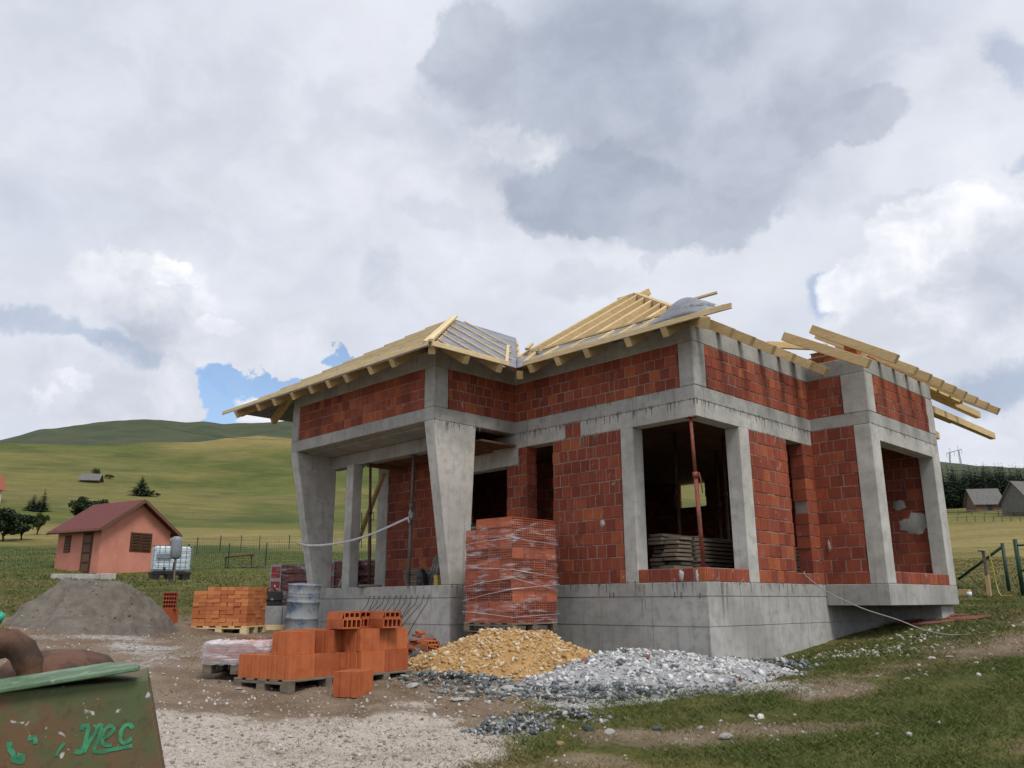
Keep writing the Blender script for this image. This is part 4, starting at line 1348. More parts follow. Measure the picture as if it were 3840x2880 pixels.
tag(inst('clay_block', BIG, fB(-.66, .35, zB+.24), fB.a+.03), lab('wedged between the two stacks'), 'clay block', 'loose hollow clay blocks')
tag(inst('ceiling_block', LYING, fB(-.10, .45, zB+.48), R(-8)), 'orange honeycomb ceiling block lying on top of the stack, the right-hand one', 'ceiling block')
tag(inst('ceiling_block', LYING, fB(-.28, -.02, zB+.48), R(-6)), 'orange honeycomb ceiling block lying on top of the stack, the left-hand one', 'ceiling block')
tag(inst('ceiling_block', LYING, fB(-.46, .42, zB+.48), R(-10)), 'orange honeycomb ceiling block lying behind the other two on the stack', 'ceiling block')
p = at(1310, 2553, 9.05); p.z = gz(p.x, p.y)
tag(inst('clay_block', BIG, (p.x, p.y+.05, p.z-.005), R(28)), lab('standing alone on the soil in front of both stacks'), 'clay block', 'loose hollow clay blocks')
# ridge tiles leaning on the back of the stack
for k in range(4):
    o = MB().box(-.14, .14, -.02, .02, 0, .24).build('roof_tile', M['clay'], bevel=.006, loc=fA(-.62+.02*k, 1.30+.055*k, zA+.24+.03*k))
    o.rotation_euler = (R(-58), 0, R(20))
    tag(o, 'thin orange tile leaning behind the front block stack, number %s from the front' % ('one', 'two', 'three', 'four')[k], 'tile', 'thin tiles leaning behind the blocks')

# ---- low wrapped stack of tiles
p = at(870, 2465, 11.0); p.z = gz(p.x, p.y)
t = empty('wrapped_tiles', (p.x, p.y, p.z), R(-52), 'low stack of red tiles in whitish film left of the hollow blocks', 'tile stack')
pallet(t, .72, .75, boards=4)
for k in range(7):
    MB().box(.01+rnd.uniform(-.01, .01), .71, .01, .74, .136+.03*k, .136+.03*k+.026).build('tile_layer', M['clay_wrap'], t, bevel=.004)
m = MB(); N = 16
for j in range(7):
    for i in range(N*4):
        s, f = divmod(i, N); f /= N
        cx = [(-.02, -.02), (.74, -.02), (.74, .77), (-.02, .77)]; a_, b_ = cx[s], cx[(s+1) % 4]
        e = .012*math.sin(i*1.7+j*2.1)
        sc = 1.0 if j < 5 else (.93 if j == 5 else .70)
        x, y = a_[0]+(b_[0]-a_[0])*f+e, a_[1]+(b_[1]-a_[1])*f+e
        m.v.append((.36+(x-.36)*sc, .375+(y-.375)*sc, .10+.25*min(j, 5)/5+(.012 if j == 6 else 0)+.008*math.sin(i*2.3)))
for j in range(6):
    for i in range(N*4): m.f.append((j*64+i, j*64+(i+1) % 64, (j+1)*64+(i+1) % 64, (j+1)*64+i))
m.build('shrink_film', M['film_thick'], t, True)

# ---- pallet of solid bricks
def solid_bricks():
    p = at(920, 2357, 15.3); p.z = gz(p.x, p.y)
    az = math.atan2(p.x-CAM[0], p.y-CAM[1]); v = Vector((math.sin(az), math.cos(az), 0)); r_ = Vector((math.cos(az), -math.sin(az), 0)); a = R(26)
    u = r_*math.cos(a)-v*math.sin(a); d = v*math.cos(a)+r_*math.sin(a)
    ang = math.atan2(u.y, u.x)
    o0 = p-u*1.0
    t = empty('pallet', o0, ang, 'pale new pallet under the square stack of small solid bricks', 'pallet')
    pallet(t, 1.02, .76, M['wood_pale'])
    me = mesh_of(MB().box(-.122, .122, -.058, .058, 0, .0625), 'solid_brick', M['clay_solid'])
    mtx = Matrix.Translation(o0) @ Matrix.Rotation(ang, 4, 'Z')
    for L in range(10):
        z = .136+.065*L
        rows = []
        if L < 9 or True:
            if L % 2 == 0:
                for i in range(4):
                    for j in range(6): rows.append((.13+.25*i, .065+.12*j, 0))
            else:
                for i in range(8):
                    for j in range(3): rows.append((.068+.125*i, .13+.245*j, math.pi/2))
        for x, y, rz in rows:
            if L == 9 and x < .22: continue
            inner = .26 < x < .80 and .20 < y < .56
            if inner and L < 8: continue
            q = mtx @ Vector((x+rnd.uniform(-.006, .006), y+rnd.uniform(-.008, .008), z))
            o = inst('solid_brick', me, q, ang+rz+rnd.uniform(-.03, .03))
            tag(o, 'small solid orange brick in the square stack on the pale pallet', 'brick', 'solid bricks stacked on the pallet')
solid_bricks()

# ---- two grey aerated blocks on a plank with a black bag
p = at(985, 2335, 16.3); p.z = gz(p.x, p.y)
az = R(-62); ang = -az-R(12)
ang = math.atan2(-math.sin(az-R(8)), math.cos(az-R(8)))
mt = Matrix.Translation(p) @ Matrix.Rotation(ang, 4, 'Z')
o = MB().box(0, .72, 0, .38, 0, .095).build('plank_base', M['wood_pale'], bevel=.005, loc=p); o.rotation_euler = (0, 0, ang)
tag(o, 'pale timber base under the two grey aerated blocks', 'timber')
M['aerated'] = simple('aerated_block', (.30, .31, .32), .9, .1, 14, bmp=.3, bscale=90)
for k in range(2):
    q = mt @ Vector((.01+.335*k, .01, .096))
    o = MB().box(0, .325, 0, .35, 0, .33).build('aerated_block', M['aerated'], bevel=.006, loc=q); o.rotation_euler = (0, 0, ang)
    tag(o, ('smooth grey aerated block, the left one under the black bag', 'smooth grey aerated block, the right one beside the barrel')[k], 'block')
q = mt @ Vector((-.06, .10, .427))
t = empty('tool_bag', q, ang+R(4), 'black tool bag with a carrying handle on the grey aerated blocks', 'bag')
m = MB().hexa([(0, 0, 0), (.42, 0, 0), (.42, .17, 0), (0, .17, 0)], [(.02, .02, .26), (.40, .02, .26), (.40, .15, .26), (.02, .15, .26)]); m.build('bag_body', M['black'], t, bevel=.02)
MB().hexa([(.0, -.014, .10), (.42, -.014, .10), (.42, .0, .10), (.0, .0, .10)], [(.015, .002, .262), (.405, .002, .262), (.405, .018, .262), (.015, .018, .262)]).build('flap', M['black'], t, bevel=.006)
MB().tube([(.13, .085, .26), (.15, .085, .31), (.21, .085, .325), (.27, .085, .31), (.29, .085, .26)], .012, 8).build('handle', M['black'], t, True)
MB().box(.19, .235, -.024, -.014, .10, .135).build('clasp', simple('clasp_metal', (.5, .5, .5), .3, .1, metal=.8), t, bevel=.003)
MB().tube([(.41, .08, .22), (.47, .06, .10), (.49, .03, .01), (.52, -.05, -.1)], .009, 6).build('strap', M['black'], t, True)

# ---- blue steel drum
def mat_drum():
    m, t, b_ = pbsdf('drum_paint', .4); P = pos(t)
    n = t.noise(P, 3.2, 7, .7); n2 = t.noise(t.mapping(P, (8, 8, 2)), 4, 5, .65)
    c = t.mix(t.ramp(n, .36, .50), (.075, .13, .21), (.25, .275, .29))
    c = t.mix(t.ramp(n2, .56, .72, 0, .75), c, (.36, .39, .40))
    c = t.mix(t.ramp(t.noise(P, 14, 6, .7), .60, .70, 0, .8), c, (.09, .07, .06))
    t.l.new(c, b_.inputs['Base Color']); b_.inputs['Roughness'].default_value = .6
    bump(t, b_, n2, .3, .01); return m
p = at(1128, 2362, 15.9); p.z = gz(p.x, p.y)
t = empty('steel_drum', p, .3, 'battered blue and grey steel drum leaning at the end of the porch plinth', 'drum')
prof = [(.27, 0), (.288, .0), (.292, .012), (.285, .025)]
for zc in (.30, .58):
    prof += [(.285, zc-.03), (.292, zc-.018), (.299, zc), (.292, zc+.018), (.285, zc+.03)]
for zc in (.68, .73): prof += [(.285, zc-.012), (.289, zc), (.285, zc+.012)]
prof += [(.285, .855), (.292, .868), (.292, .88), (.278, .88), (.276, .80), (.02, .80)]
MB().lathe(prof, 40).build('drum_shell', mat_drum(), t, True)
t.rotation_euler = (R(2), R(4), .3)

# ---- wrapped tile packs with red labels
M['red_label'] = simple('red_label', (.36, .018, .025), .45, .1, 6, bmp=.05)
M['white_print'] = simple('white_print', (.75, .74, .72), .6, .05, 6, bmp=0)
M['grey_pack'] = simple('grey_pack_film', (.40, .37, .36), .4, .15, 5, bmp=.4, bscale=14, dist=.02)
M['tile_red'] = simple('tile_red', (.20, .055, .045), .5, .25, 9, bmp=.3, bscale=25)


def text_mesh(txt, size, name, mat, parent, mtx, align='CENTER'):
    cu = bpy.data.curves.new(name, 'FONT'); cu.body = txt; cu.size = size; cu.align_x = align; cu.extrude = .0008
    ob = bpy.data.objects.new(name, cu); col.objects.link(ob)
    bpy.context.view_layer.update()
    me = bpy.data.meshes.new_from_object(ob.evaluated_get(bpy.context.evaluated_depsgraph_get()))
    bpy.data.objects.remove(ob); bpy.data.curves.remove(cu)
    me.materials.clear(); me.materials.append(mat)
    o = bpy.data.objects.new(name, me); col.objects.link(o); o.parent = parent; o.matrix_local = mtx
    return o


def tile_pack(px, py, D, rz, w, d, h, label, lettering):
    p = at(px, py, D); p.z = max(gz(p.x, p.y), -.6)
    t = empty('tile_pack', p, rz, label, 'tile pack', 'wrapped tile packs on pallets')
    pallet(t, w, d)
    for k in range(5):
        zz = .136+k*(h-.14)/5
        MB().box(.02, w-.02, .02, d-.02, zz, zz+(h-.14)/5-.012).build('tile_row', M['tile_red'], t, bevel=.01)
    m = MB(); N = 14
    MB().box(-.002, .26, -.012, -.004, .12, h+.004).build('card_panel', M['grey_pack'], t, bevel=.003)
    MB().box(-.012, -.004, -.003, d, .12, h+.004).build('card_panel', M['grey_pack'], t, bevel=.003)
    MB().box(-.006, w+.006, -.006, d+.006, h+.005, h+.016).build('film_top', M['film_thick'], t, bevel=.004)
    fm = MB(); fm.box(-.02, w+.015, -.018, d+.015, .11, h+.004); fm.f = fm.f[2:]
    fm.build('film', M['film'], t)
    X_ = Matrix(((1, 0, 0, 0), (0, 0, -1, 0), (0, 1, 0, 0), (0, 0, 0, 1)))
    for (z0, z1) in ((h-.26, h-.04), (.26, h-.34)):
        MB().box(.025, .235, -.017, -.013, z0, z1).build('label_panel', M['red_label'], t)
    if lettering:
        text_mesh('Wienerberger', .033, 'lettering', M['white_print'], t, Matrix.Translation((.13, -.0185, h-.50)) @ X_)
        text_mesh('Tondach', .042, 'lettering', M['white_print'], t, Matrix.Translation((.13, -.0185, h-.57)) @ X_)
        MB().add([(.13, -.019, h-.39), (.105, -.019, h-.45), (.155, -.019, h-.45)], [(0, 1, 2)]).build('logo_mark', M['white_print'], t)
    return t
tile_pack(1008, 2265, 18.8, R(28), .95, .8, 1.0, 'wrapped pack of roof tiles with red printed label behind the steel drum', True)
tile_pack(1215, 2205, 20.5, R(24), .62, .8, 1.05, 'wrapped roof tile pack seen left of the thin porch post', False)
tile_pack(1300, 2205, 20.8, R(24), .62, .8, 1.08, 'wrapped roof tile pack seen behind the middle porch props', False)
tile_pack(1370, 2205, 21.2, R(24), .60, .8, 1.10, 'wrapped roof tile pack next to the end of the porch back wall', False)

# ---- block pieces by the sand heap
p = at(632, 2320, 16.2); p.z = gz(p.x, p.y)
tag(inst('clay_block', BIG, p, R(30), scale=(.7, .7, 1)), lab('standing by the sand heap, the lower of two'), 'clay block')
m = pack_block(); o = inst('perforated_block', m, p+Vector((0, 0, .239)), R(-60), rot=(0, 0, R(62))); o.scale = (.9, .6, 1.9)
tag(o, 'perforated clay block set on the block by the sand heap', 'clay block')

# ---- rusty steel props
def prop(base, top, mat, label, handle=True, r=.026, group='steel building props'):
    base, top = Vector(base), Vector(top)
    ln = (top-base).length; d = (top-base).normalized()
    t = empty('steel_prop', base, 0, label, 'building prop', group)
    t.rotation_euler = d.to_track_quat('Z', 'Y').to_euler()
    MB().tube([(0, 0, .006), (0, 0, ln*.60)], r*1.25, 12).build('outer_tube', mat, t, True)
    MB().tube([(0, 0, ln*.58), (0, 0, ln-.008)], r, 12).build('inner_tube', mat, t, True)
    MB().box(-.06, .06, -.06, .06, 0, .006).build('base_plate', mat, t)
    MB().box(-.07, .07, -.07, .07, ln-.008, ln).build('head_plate', mat, t)
    MB().tube([(0, 0, ln*.585), (0, 0, ln*.625)], r*1.7, 12).build('collar', mat, t, True)
    if handle:
        MB().tube([(r*1.4, 0, ln*.62), (.08, .0, ln*.615), (.10, .0, ln*.57), (.115, .0, ln*.48)], .008, 6).build('handle', mat, t, True)
    else:
        MB().tube([(-.01, -.02, ln*.60), (-.1, -.02, ln*.60), (-.1, -.02, ln*.54), (-.01, -.02, ln*.54)], .008, 6).build('pin_hook', mat, t, True)
    for k in range(7):
        z = ln*.66+k*ln*.045
        MB().tube([(-r*1.04, 0, z), (r*1.04, 0, z)], .006, 6).build('pin_hole', M['black'], t)
    return t
prop((-.10, .10, .265), (-.12, .02, 2.462), M['prop_red'], 'rust red steel prop standing in the open corner window')
PY = -.97
def onY(px, py, y):
    d = _r2*(px-1920)/FPX+_u2*(1440-py)/FPX+_f; s = (y-CAM[1])/d[1]; return Vector(CAM+d*s)
for (pb, pt, mt_, lb, hd, yy) in (((1205, 2190), (1232, 1740), 'prop_dark', 'dark rusty steel prop close behind the left tapered column', True, -.97),
                          ((1322, 2190), (1357, 1745), 'prop_dark', 'dark leaning steel prop just right of the thin porch post', True, -.7),
                          ((1385, 2190), (1391, 1695), 'prop_dark', 'dark steel prop with a pin hook in the middle of the porch', False, -.97),
                          ((1532, 2188), (1552, 1662), 'prop_grey', 'grey steel prop on the porch with white tape tied round it', True, -.97)):
    b_ = onY(*pb, yy); t_ = onY(*pt, yy); b_.z = Z_SLAB; t_.z = 2.447 if yy == -.97 else 2.498
    prop(b_, t_, M[mt_], lb, hd)
for k, (x, y) in enumerate(((-1.75, 2.0), (-1.35, 2.9), (-1.2, 3.7), (-.75, 3.2), (-2.3, 4.2))):
    prop((x, y, Z_SLAB), (x+rnd.uniform(-.03, .03), y, Z_RB), M['prop_dark'], 'dark steel prop inside the room, %s from the left in the corner window' % ('first', 'second', 'third', 'last', 'farthest')[k], True)

# ---- stack of used boards inside the corner window
for L in range(12):
    for j in range(2 if L < 11 else 1):
        y0 = .62+rnd.uniform(-.15, .12)
        x = -1.30+.30*j+rnd.uniform(-.02, .02)
        o = MB().box(-.13, .13, 0, 4.2+rnd.uniform(-.3, .1), 0, .045).build('board', M['wood_old'], bevel=.004, loc=(x, y0, Z_SLAB+.03+L*.064))
        o.rotation_euler = (0, 0, rnd.uniform(-.015, .015))
        tag(o, 'grey used board, %s side of layer %d from the floor, behind the corner window' % (('window', 'inner')[j], L+1), 'board', 'formwork boards stacked in the corner room')
    for yy in (1.0, 2.8):
        o = MB().box(-.30, .55, -.03, .03, 0, .017).build('spacer', M['wood_old'], loc=(-1.25, yy+.02, Z_SLAB+.0765+L*.064)) if L < 11 else None
        if o: tag(o, 'thin wooden spacer between the used boards in the corner room', 'spacer', 'spacers between the stacked boards')

# ---- porch clutter
a_ = onY(1325, 2080, -.55); b_ = onY(1440, 1775, -.35); a_.z = Z_SLAB+.05
dn = (b_-a_)
o = MB().beam(a_-dn*.25 if False else Vector((a_.x-.35, a_.y-.05, Z_SLAB+.05)), b_+dn*.0, .10, .05).build('leaning_board', M['wood_new'], bevel=.004)
tag(o, 'long timber board leaning across the back of the porch', 'board')
o = MB().lathe([(.20, 0), (.215, .012), (.215, .03), (.20, .045), (.05, .047)], 20).build('wooden_disc', M['wood_old'], None, True, loc=onY(1388, 2190, -1.35)); o.location.z = Z_SLAB+.002
tag(o, 'flat round wooden lid lying on the edge of the porch', 'lid')
for k in range(7):
    q = onY(1612, 2180, -.55)
    o = MB().box(-.5, .09, -.06, .06, 0, .04).build('board', M['wood_old'], bevel=.003, loc=(q.x-.1+rnd.uniform(-.04, .04), q.y, Z_SLAB+.002+.045*k)); o.rotation_euler = (0, 0, R(10)+rnd.uniform(-.05, .05))
    tag(o, 'short grey board in the little pile behind the right tapered column', 'board', 'short boards piled on the porch')
for k in range(3):
    q = onY(1598+12*k, 2188, -.85); e_ = onY(1640+8*k, 2080, -.7); q.z = Z_SLAB+.02
    tag(MB().tube([q, e_], .028, 10).build('steel_tube', M['prop_grey'], None, True), 'grey steel tube leaning behind the right tapered column, %s' % ('left one', 'middle one', 'right one')[k], 'tube', 'tubes leaning on the porch')
q = onY(1582, 2188, -.95); q.z = Z_SLAB+.002
t = empty('water_jug', q, 0, 'dark plastic jug standing on the porch by the short board pile', 'jug')
MB().lathe([(.085, 0), (.095, .02), (.098, .10), (.088, .12), (.095, .14), (.09, .22), (.05, .27), (.03, .29), (.03, .31), (.015, .312)], 20).build('jug_body', M['black'], t, True)
MB().tube([(.03, 0, .29), (.09, 0, .285), (.10, 0, .23), (.088, 0, .18)], .009, 6).build('handle', M['black'], t, True)
q = onY(1643, 2188, -1.25); q.z = Z_SLAB+.002
for k in range(3):
    tag(MB().box(-.05, .05, -.06, .06, 0, .055).build('yellow_block', simple('yellow_foam', (.52, .38, .10), .8, .1) if k == 0 else bpy.data.materials['yellow_foam'], bevel=.004, loc=(q.x+rnd.uniform(-.01, .01), q.y, q.z+.057*k)), 'small yellow block piled at the foot of the right tapered column, %s' % ('bottom', 'middle', 'top')[k], 'block')
# white tape from the left column to the grey prop
def ribbon(pts, w, name, mat, label, cat):
    m = MB(); n = len(pts)
    for i, p in enumerate(pts):
        p = Vector(p); tw = .3*math.sin(i*.8)
        m.v += [tuple(p+Vector((0, tw*w*.3, w/2))), tuple(p-Vector((0, tw*w*.3, w/2)))]
    m.f = [(2*i, 2*i+1, 2*i+3, 2*i+2) for i in range(n-1)]
    o = m.build(name, mat, None, True); s_ = o.modifiers.new('solid', 'SOLIDIFY'); s_.thickness = .003
    return tag(o, label, cat)
P0 = onY(1113, 2036, -1.66); P1 = onY(1152, 2046, -1.70); P2 = onY(1541, 1937, -1.05)
pts = [P0+Vector((.02, -.03, 0)), P1+Vector((.02, -.02, 0))]
for k in range(1, 15):
    f = k/14; q = P1.lerp(P2, f); q.z -= .16*math.sin(math.pi*f)*(1-.3*f); pts.append(q)
M['tape'] = simple('white_tape', (.62, .62, .63), .35, .1, 14, bmp=.3, bscale=30)
ribbon(pts, .042, 'barrier_tape', M['tape'], 'sagging strip of white film stretched across the porch between column and prop', 'tape')
m = MB()
for k in range(5):
    a = rnd.uniform(0, 6.3); m.tube([P2+Vector((.035*math.cos(a+q_), .035*math.sin(a+q_), .05*math.sin(3*q_)+.01*k)) for q_ in (0, .9, 1.8, 2.7, 3.6)], .012, 5)
m.tube([P2+Vector((.0, -.04, 0)), P2+Vector((.04, -.06, .07)), P2+Vector((.05, -.05, .14))], .014, 5); m.tube([P2+Vector((0, -.04, 0)), P2+Vector((.0, -.06, -.06)), P2+Vector((.02, -.05, -.12))], .016, 5)
tag(m.build('tape_knot', M['tape'], None, True), 'knot of white film tied round the grey porch prop', 'tape')

# ---- cable hanging from the slot window
pts = [(.03, 2.92, .26), (.05, 2.90, .20), (.30, 3.05, -.05), (.75, 3.3, -.32), (1.2, 3.55, -.50), (1.6, 3.6, -.66), (2.0, 3.7, gz(2, 3.7)+.02), (2.5, 3.9, gz(2.5, 3.9)+.015)]
m = MB(); P_ = [Vector(q) for q in pts]; fine = []
for i in range(len(P_)-1):
    for k in range(5):
        f = k/5; a0 = P_[max(i-1, 0)]; a1, a2 = P_[i], P_[i+1]; a3 = P_[min(i+2, len(P_)-1)]
        fine.append(.5*((2*a1)+(a2-a0)*f+(2*a0-5*a1+4*a2-a3)*f*f+(3*a1-a0-3*a2+a3)*f**3))
fine.append(P_[-1])
tag(m.tube(fine, .009, 6).build('power_cable', simple('grey_cable', (.32, .32, .30), .5, .1), None, True), 'thin grey cable drooping from the slot window down to the grass', 'cable')

# ---- old machine in the foreground
def mat_machine(name, spots=True):
    m, t, b_ = pbsdf(name, .35); P = pos(t)
    n = t.noise(P, 5, 8, .68); n2 = t.noise(P, 23, 6, .7); n3 = t.noise(P, 1.6, 4, .5)
    c = t.mix(t.ramp(t.math('ADD', n, t.math('MULTIPLY', t.math('SUBTRACT', n3, .5), .8)), .42, .62), (.125, .072, .036), (.072, .092, .036))
    c = t.mix(t.ramp(n2, .5, .7, 0, .5), c, (.050, .032, .017))
    c = t.mix(t.ramp(t.noise(P, 9, 6, .7), .60, .70, 0, .55), c, (.085, .125, .05))
    if spots:
        sp = t.noise(P, 17, 3, .6, .6); c = t.mix(t.ramp(sp, .645, .69, 0, .9), c, (.42, .42, .42))
        sp2 = t.noise(P, 60, 2, .5); c = t.mix(t.ramp(sp2, .73, .76, 0, .8), c, (.30, .29, .25))
    t.l.new(c, b_.inputs['Base Color']); b_.inputs['Roughness'].default_value = .7
    bump(t, b_, t.math('ADD', n2, n), .4, .004); return m
M['machine'] = mat_machine('machine_rust_green')
M['rust'] = mat_metal_rust('rust_pipe', (.115, .052, .030), (.045, .024, .016), .5, .75, 9)
def mat_lid():
    m, t, b_ = pbsdf('lid_green', .35); P = pos(t); n = t.noise(P, 8, 7, .7)
    c = t.mix(t.ramp(n, .35, .6), (.13, .21, .13), (.065, .12, .06)); c = t.mix(t.ramp(t.noise(P, 20, 6, .7), .56, .68, 0, .8), c, (.30, .33, .25))
    t.l.new(c, b_.inputs['Base Color']); b_.inputs['Roughness'].default_value = .6; bump(t, b_, n, .3, .004); return m
D0 = 2.75
A_ = at(-60, 2600, D0+.12); B_ = at(553, 2547, D0); C_ = at(622, 2900, D0); Dn = at(-60, 2960, D0+.12)
t = empty('old_machine', (B_.x, B_.y, gz(B_.x, B_.y)), 0, 'rusty green machine with a lidded metal housing and bent pipe in the foreground', 'machine')
O_ = Vector(t.location)
view = Vector((B_.x-CAM[0], B_.y-CAM[1], 0)).normalized(); rt = Vector((view.y, -view.x, 0))
def mpart(m, name, mat, smooth=False, bevel=0.0):
    m.v = [tuple(Vector(q)-O_) for q in m.v]; return m.build(name, mat, t, smooth, bevel)
bk = view*.45
# housing: front sheet slopes outwards to the bottom
AB = (B_-A_); dn_ = Vector((0, 0, -.9))-view*.08
Al, Bl = A_-AB*.1, B_+AB.normalized()*.24
mpart(MB().hexa([A_-AB*.1+dn_, Bl+dn_, Bl+dn_+bk, A_-AB*.1+dn_+bk], [A_-AB*.1, B_, B_+bk, A_-AB*.1+bk]), 'housing', M['machine'], bevel=.004)
for k in range(2):
    x_ = -.25+.5*k
    mpart(MB().tube([B_-rt*(.05+.4*k)+bk*.5-Vector((0, 0, .5)), Vector((*(B_-rt*(.05+.4*k)+bk*.5).xy, O_.z))], .03, 10), 'leg', M['rust'], True)
L1 = at(-60, 2592, D0+.09); L2 = at(522, 2498, D0-.03); L3 = L2+bk*.85+Vector((0, 0, .012)); L4 = L1+bk*.85+Vector((0, 0, .012))
L3 = at(415, 2482, D0+.33); L3b = at(526, 2492, D0+.10); L4 = at(-60, 2555, D0+.40)
m = MB(); up = Vector((0, 0, .013)); low = [L1, L2, L3b, L3, L4]
n = 5; m.add([q-up for q in low]+low, [tuple(range(n)), tuple(range(2*n-1, n-1, -1))]+[(k, n+k, n+(k+1) % n, (k+1) % n) for k in range(n)])
mpart(m, 'lid', mat_lid(), bevel=.003)
pc = lambda px, py, D: at(px, py, D)
mpart(MB().tube([pc(-90, 2420, 3.15), pc(-20, 2405, 3.15), pc(40, 2410, 3.15), pc(85, 2440, 3.15), pc(107, 2490, 3.15), pc(110, 2545, 3.15), pc(110, 2600, 3.15)], [.043]*7, 20), 'bent_pipe', M['rust'], True)
q = pc(215, 2560, 3.4)
mpart(MB().lathe([(.19, -.35), (.20, 0), (.185, .05), (.15, .085), (.08, .105), (.01, .11)], 32, (q.x, q.y, q.z)), 'tank', M['rust'], True)
q = pc(8, 2330, 3.3)
mpart(MB().tube([pc(2, 2360, 3.3), pc(4, 2470, 3.3)], .012, 8), 'rod', M['rust'], True)
mpart(MB().tube([pc(-10, 2312, 3.3), pc(14, 2322, 3.3)], [.02, .017], 10), 'rod_cap', simple('green_cap', (.03, .33, .20), .5, .1), True)
# painted lettering on the housing: brushed strokes lying on the sheet
M['paint_green'] = simple('brushed_green', (.055, .27, .13), .6, .3, 30, c2=(.03, .14, .07))
def stroke(pts, w, name='painted_letter'):
    """pts in photo pixels on the housing front"""
    nF = (B_-A_).cross(dn_).normalized()
    if nF.dot(Vector(CAM)-A_) < 0: nF = -nF
    P3 = []; sm = []
    for i in range(len(pts)-1):
        a0, a1, a2, a3 = (np.array(pts[j]) for j in (max(i-1, 0), i, i+1, min(i+2, len(pts)-1)))
        sm += [tuple(.5*((2*a1)+(a2-a0)*f+(2*a0-5*a1+4*a2-a3)*f*f+(3*a1-a0-3*a2+a3)*f**3)) for f in (0, .25, .5, .75)]
    for px, py in sm+[pts[-1]]:
        d = Vector(_r2*(px-1920)/FPX+_u2*(1440-py)/FPX+_f); s = nF.dot(A_-Vector(CAM))/nF.dot(d); P3.append(Vector(CAM)+d*s+nF*.002)
    m = MB(); n_ = len(P3)
    for i, p in enumerate(P3):
        tg = (P3[min(i+1, n_-1)]-P3[max(i-1, 0)]).normalized(); sd_ = tg.cross(nF).normalized()*w/2*(.75+.4*rnd.random())
        m.v += [tuple(p+sd_), tuple(p-sd_)]
    m.f = [(2*i, 2*i+1, 2*i+3, 2*i+2) for i in range(n_-1)]
    return mpart(m, name, M['paint_green'])
Z2 = lambda L: [(x/2.212, 2130+y/2.212) for x, y in L]
stroke(Z2([(680, 1345), (690, 1315), (720, 1305), (735, 1330), (720, 1400), (700, 1480), (670, 1525), (620, 1520)]), 0.0127)
stroke(Z2([(850, 1300), (815, 1310), (790, 1370), (740, 1450), (700, 1530)]), 0.0105)
stroke(Z2([(850, 1295), (830, 1380), (800, 1460), (785, 1515), (830, 1525), (960, 1500), (1100, 1475)]), 0.0105)
stroke(Z2([(850, 1410), (900, 1390), (945, 1340), (930, 1310), (890, 1320), (855, 1370), (850, 1440), (880, 1470), (930, 1465)]), 0.0105)
stroke(Z2([(1105, 1330), (1080, 1300), (1040, 1305), (1005, 1360), (1000, 1420), (1030, 1450), (1095, 1410)]), 0.0111)
stroke(Z2([(85, 1440), (80, 1490), (110, 1540), (120, 1590), (180, 1600), (185, 1565), (140, 1560)]), 0.0151)
stroke(Z2([(470, 1560), (490, 1510), (540, 1450)]), 0.0087)
stroke(Z2([(230, 1420), (290, 1405), (295, 1460)]), 0.0116)
# ================================================================ surroundings
M['pink'] = simple('pink_render', (.56, .235, .175), .9, .08, 1.2, c2=(.48, .19, .135), bmp=.2, bscale=50)
M['pink_base'] = simple('red_plinth', (.25, .045, .03), .9, .1, 4)
M['red_roof'] = simple('red_sheet_roof', (.155, .040, .036), .55, .1, 6, c2=(.12, .032, .03), bmp=.1)
M['brown_wood'] = simple('brown_wood', (.085, .040, .022), .7, .2, 12, stretch=(1, 1, 4))
M['brown_trim'] = simple('brown_trim', (.16, .085, .055), .7, .2, 12)
M['zinc'] = simple('zinc', (.24, .27, .31), .45, .15, 8, metal=.3)
M['green_wire'] = simple('green_wire', (.02, .085, .045), .5, .2, 8)
M['green_post'] = simple('green_post', (.012, .05, .032), .5, .2, 8)
M['bark'] = simple('bark', (.075, .055, .04), .95, .3, 9, bmp=.6, bscale=18)
M['grey_shingle'] = mat_wood('grey_shingle', (.19, .185, .18), (.10, .095, .09), .9, .4)
M['log'] = mat_wood('log_wall', (.20, .13, .095), (.11, .07, .05), .9)


def mat_leaf(name, c, c2):
    m, t, b_ = pbsdf(name, .2)
    rn = t.node('ShaderNodeNewGeometry').outputs['Random Per Island']; n = t.noise(pos(t), .9, 3, .6)
    cc = t.mix(t.ramp(t.math('ADD', t.math('MULTIPLY', rn, .6), t.math('MULTIPLY', n, .4)), .2, .8), c2, c)
    t.l.new(cc, b_.inputs['Base Color']); b_.inputs['Roughness'].default_value = .75
    return m


M['leaf'] = mat_leaf('leaves_green', (.055, .085, .024), (.020, .038, .010))
M['leaf_dark'] = mat_leaf('leaves_dark', (.036, .060, .022), (.012, .024, .009))
M['needle'] = mat_leaf('needles', (.026, .050, .026), (.010, .022, .012))


def leaf_cloud(centers, radii, n, size, rng):
    """numpy: n small quads spread through ellipsoids; returns V, F"""
    w = np.array([r[0]*r[1]*r[2] for r in radii]); k = rng.choice(len(radii), n, p=w/w.sum())
    d = rng.normal(size=(n, 3)); d /= np.linalg.norm(d, axis=1)[:, None]
    rad = rng.random(n)**.45
    c = np.array(centers)[k]+d*rad[:, None]*np.array(radii)[k]
    a = rng.normal(size=(n, 3)); a /= np.linalg.norm(a, axis=1)[:, None]
    b_ = np.cross(a, rng.normal(size=(n, 3))); b_ /= np.linalg.norm(b_, axis=1)[:, None]
    s = size*(.6+.8*rng.random(n))[:, None]
    V = np.stack([c-a*s-b_*s*.5, c+a*s-b_*s*.5, c+a*s+b_*s*.5, c-a*s+b_*s*.5], 1).reshape(-1, 3)
    return V, np.arange(4*n).reshape(-1, 4)


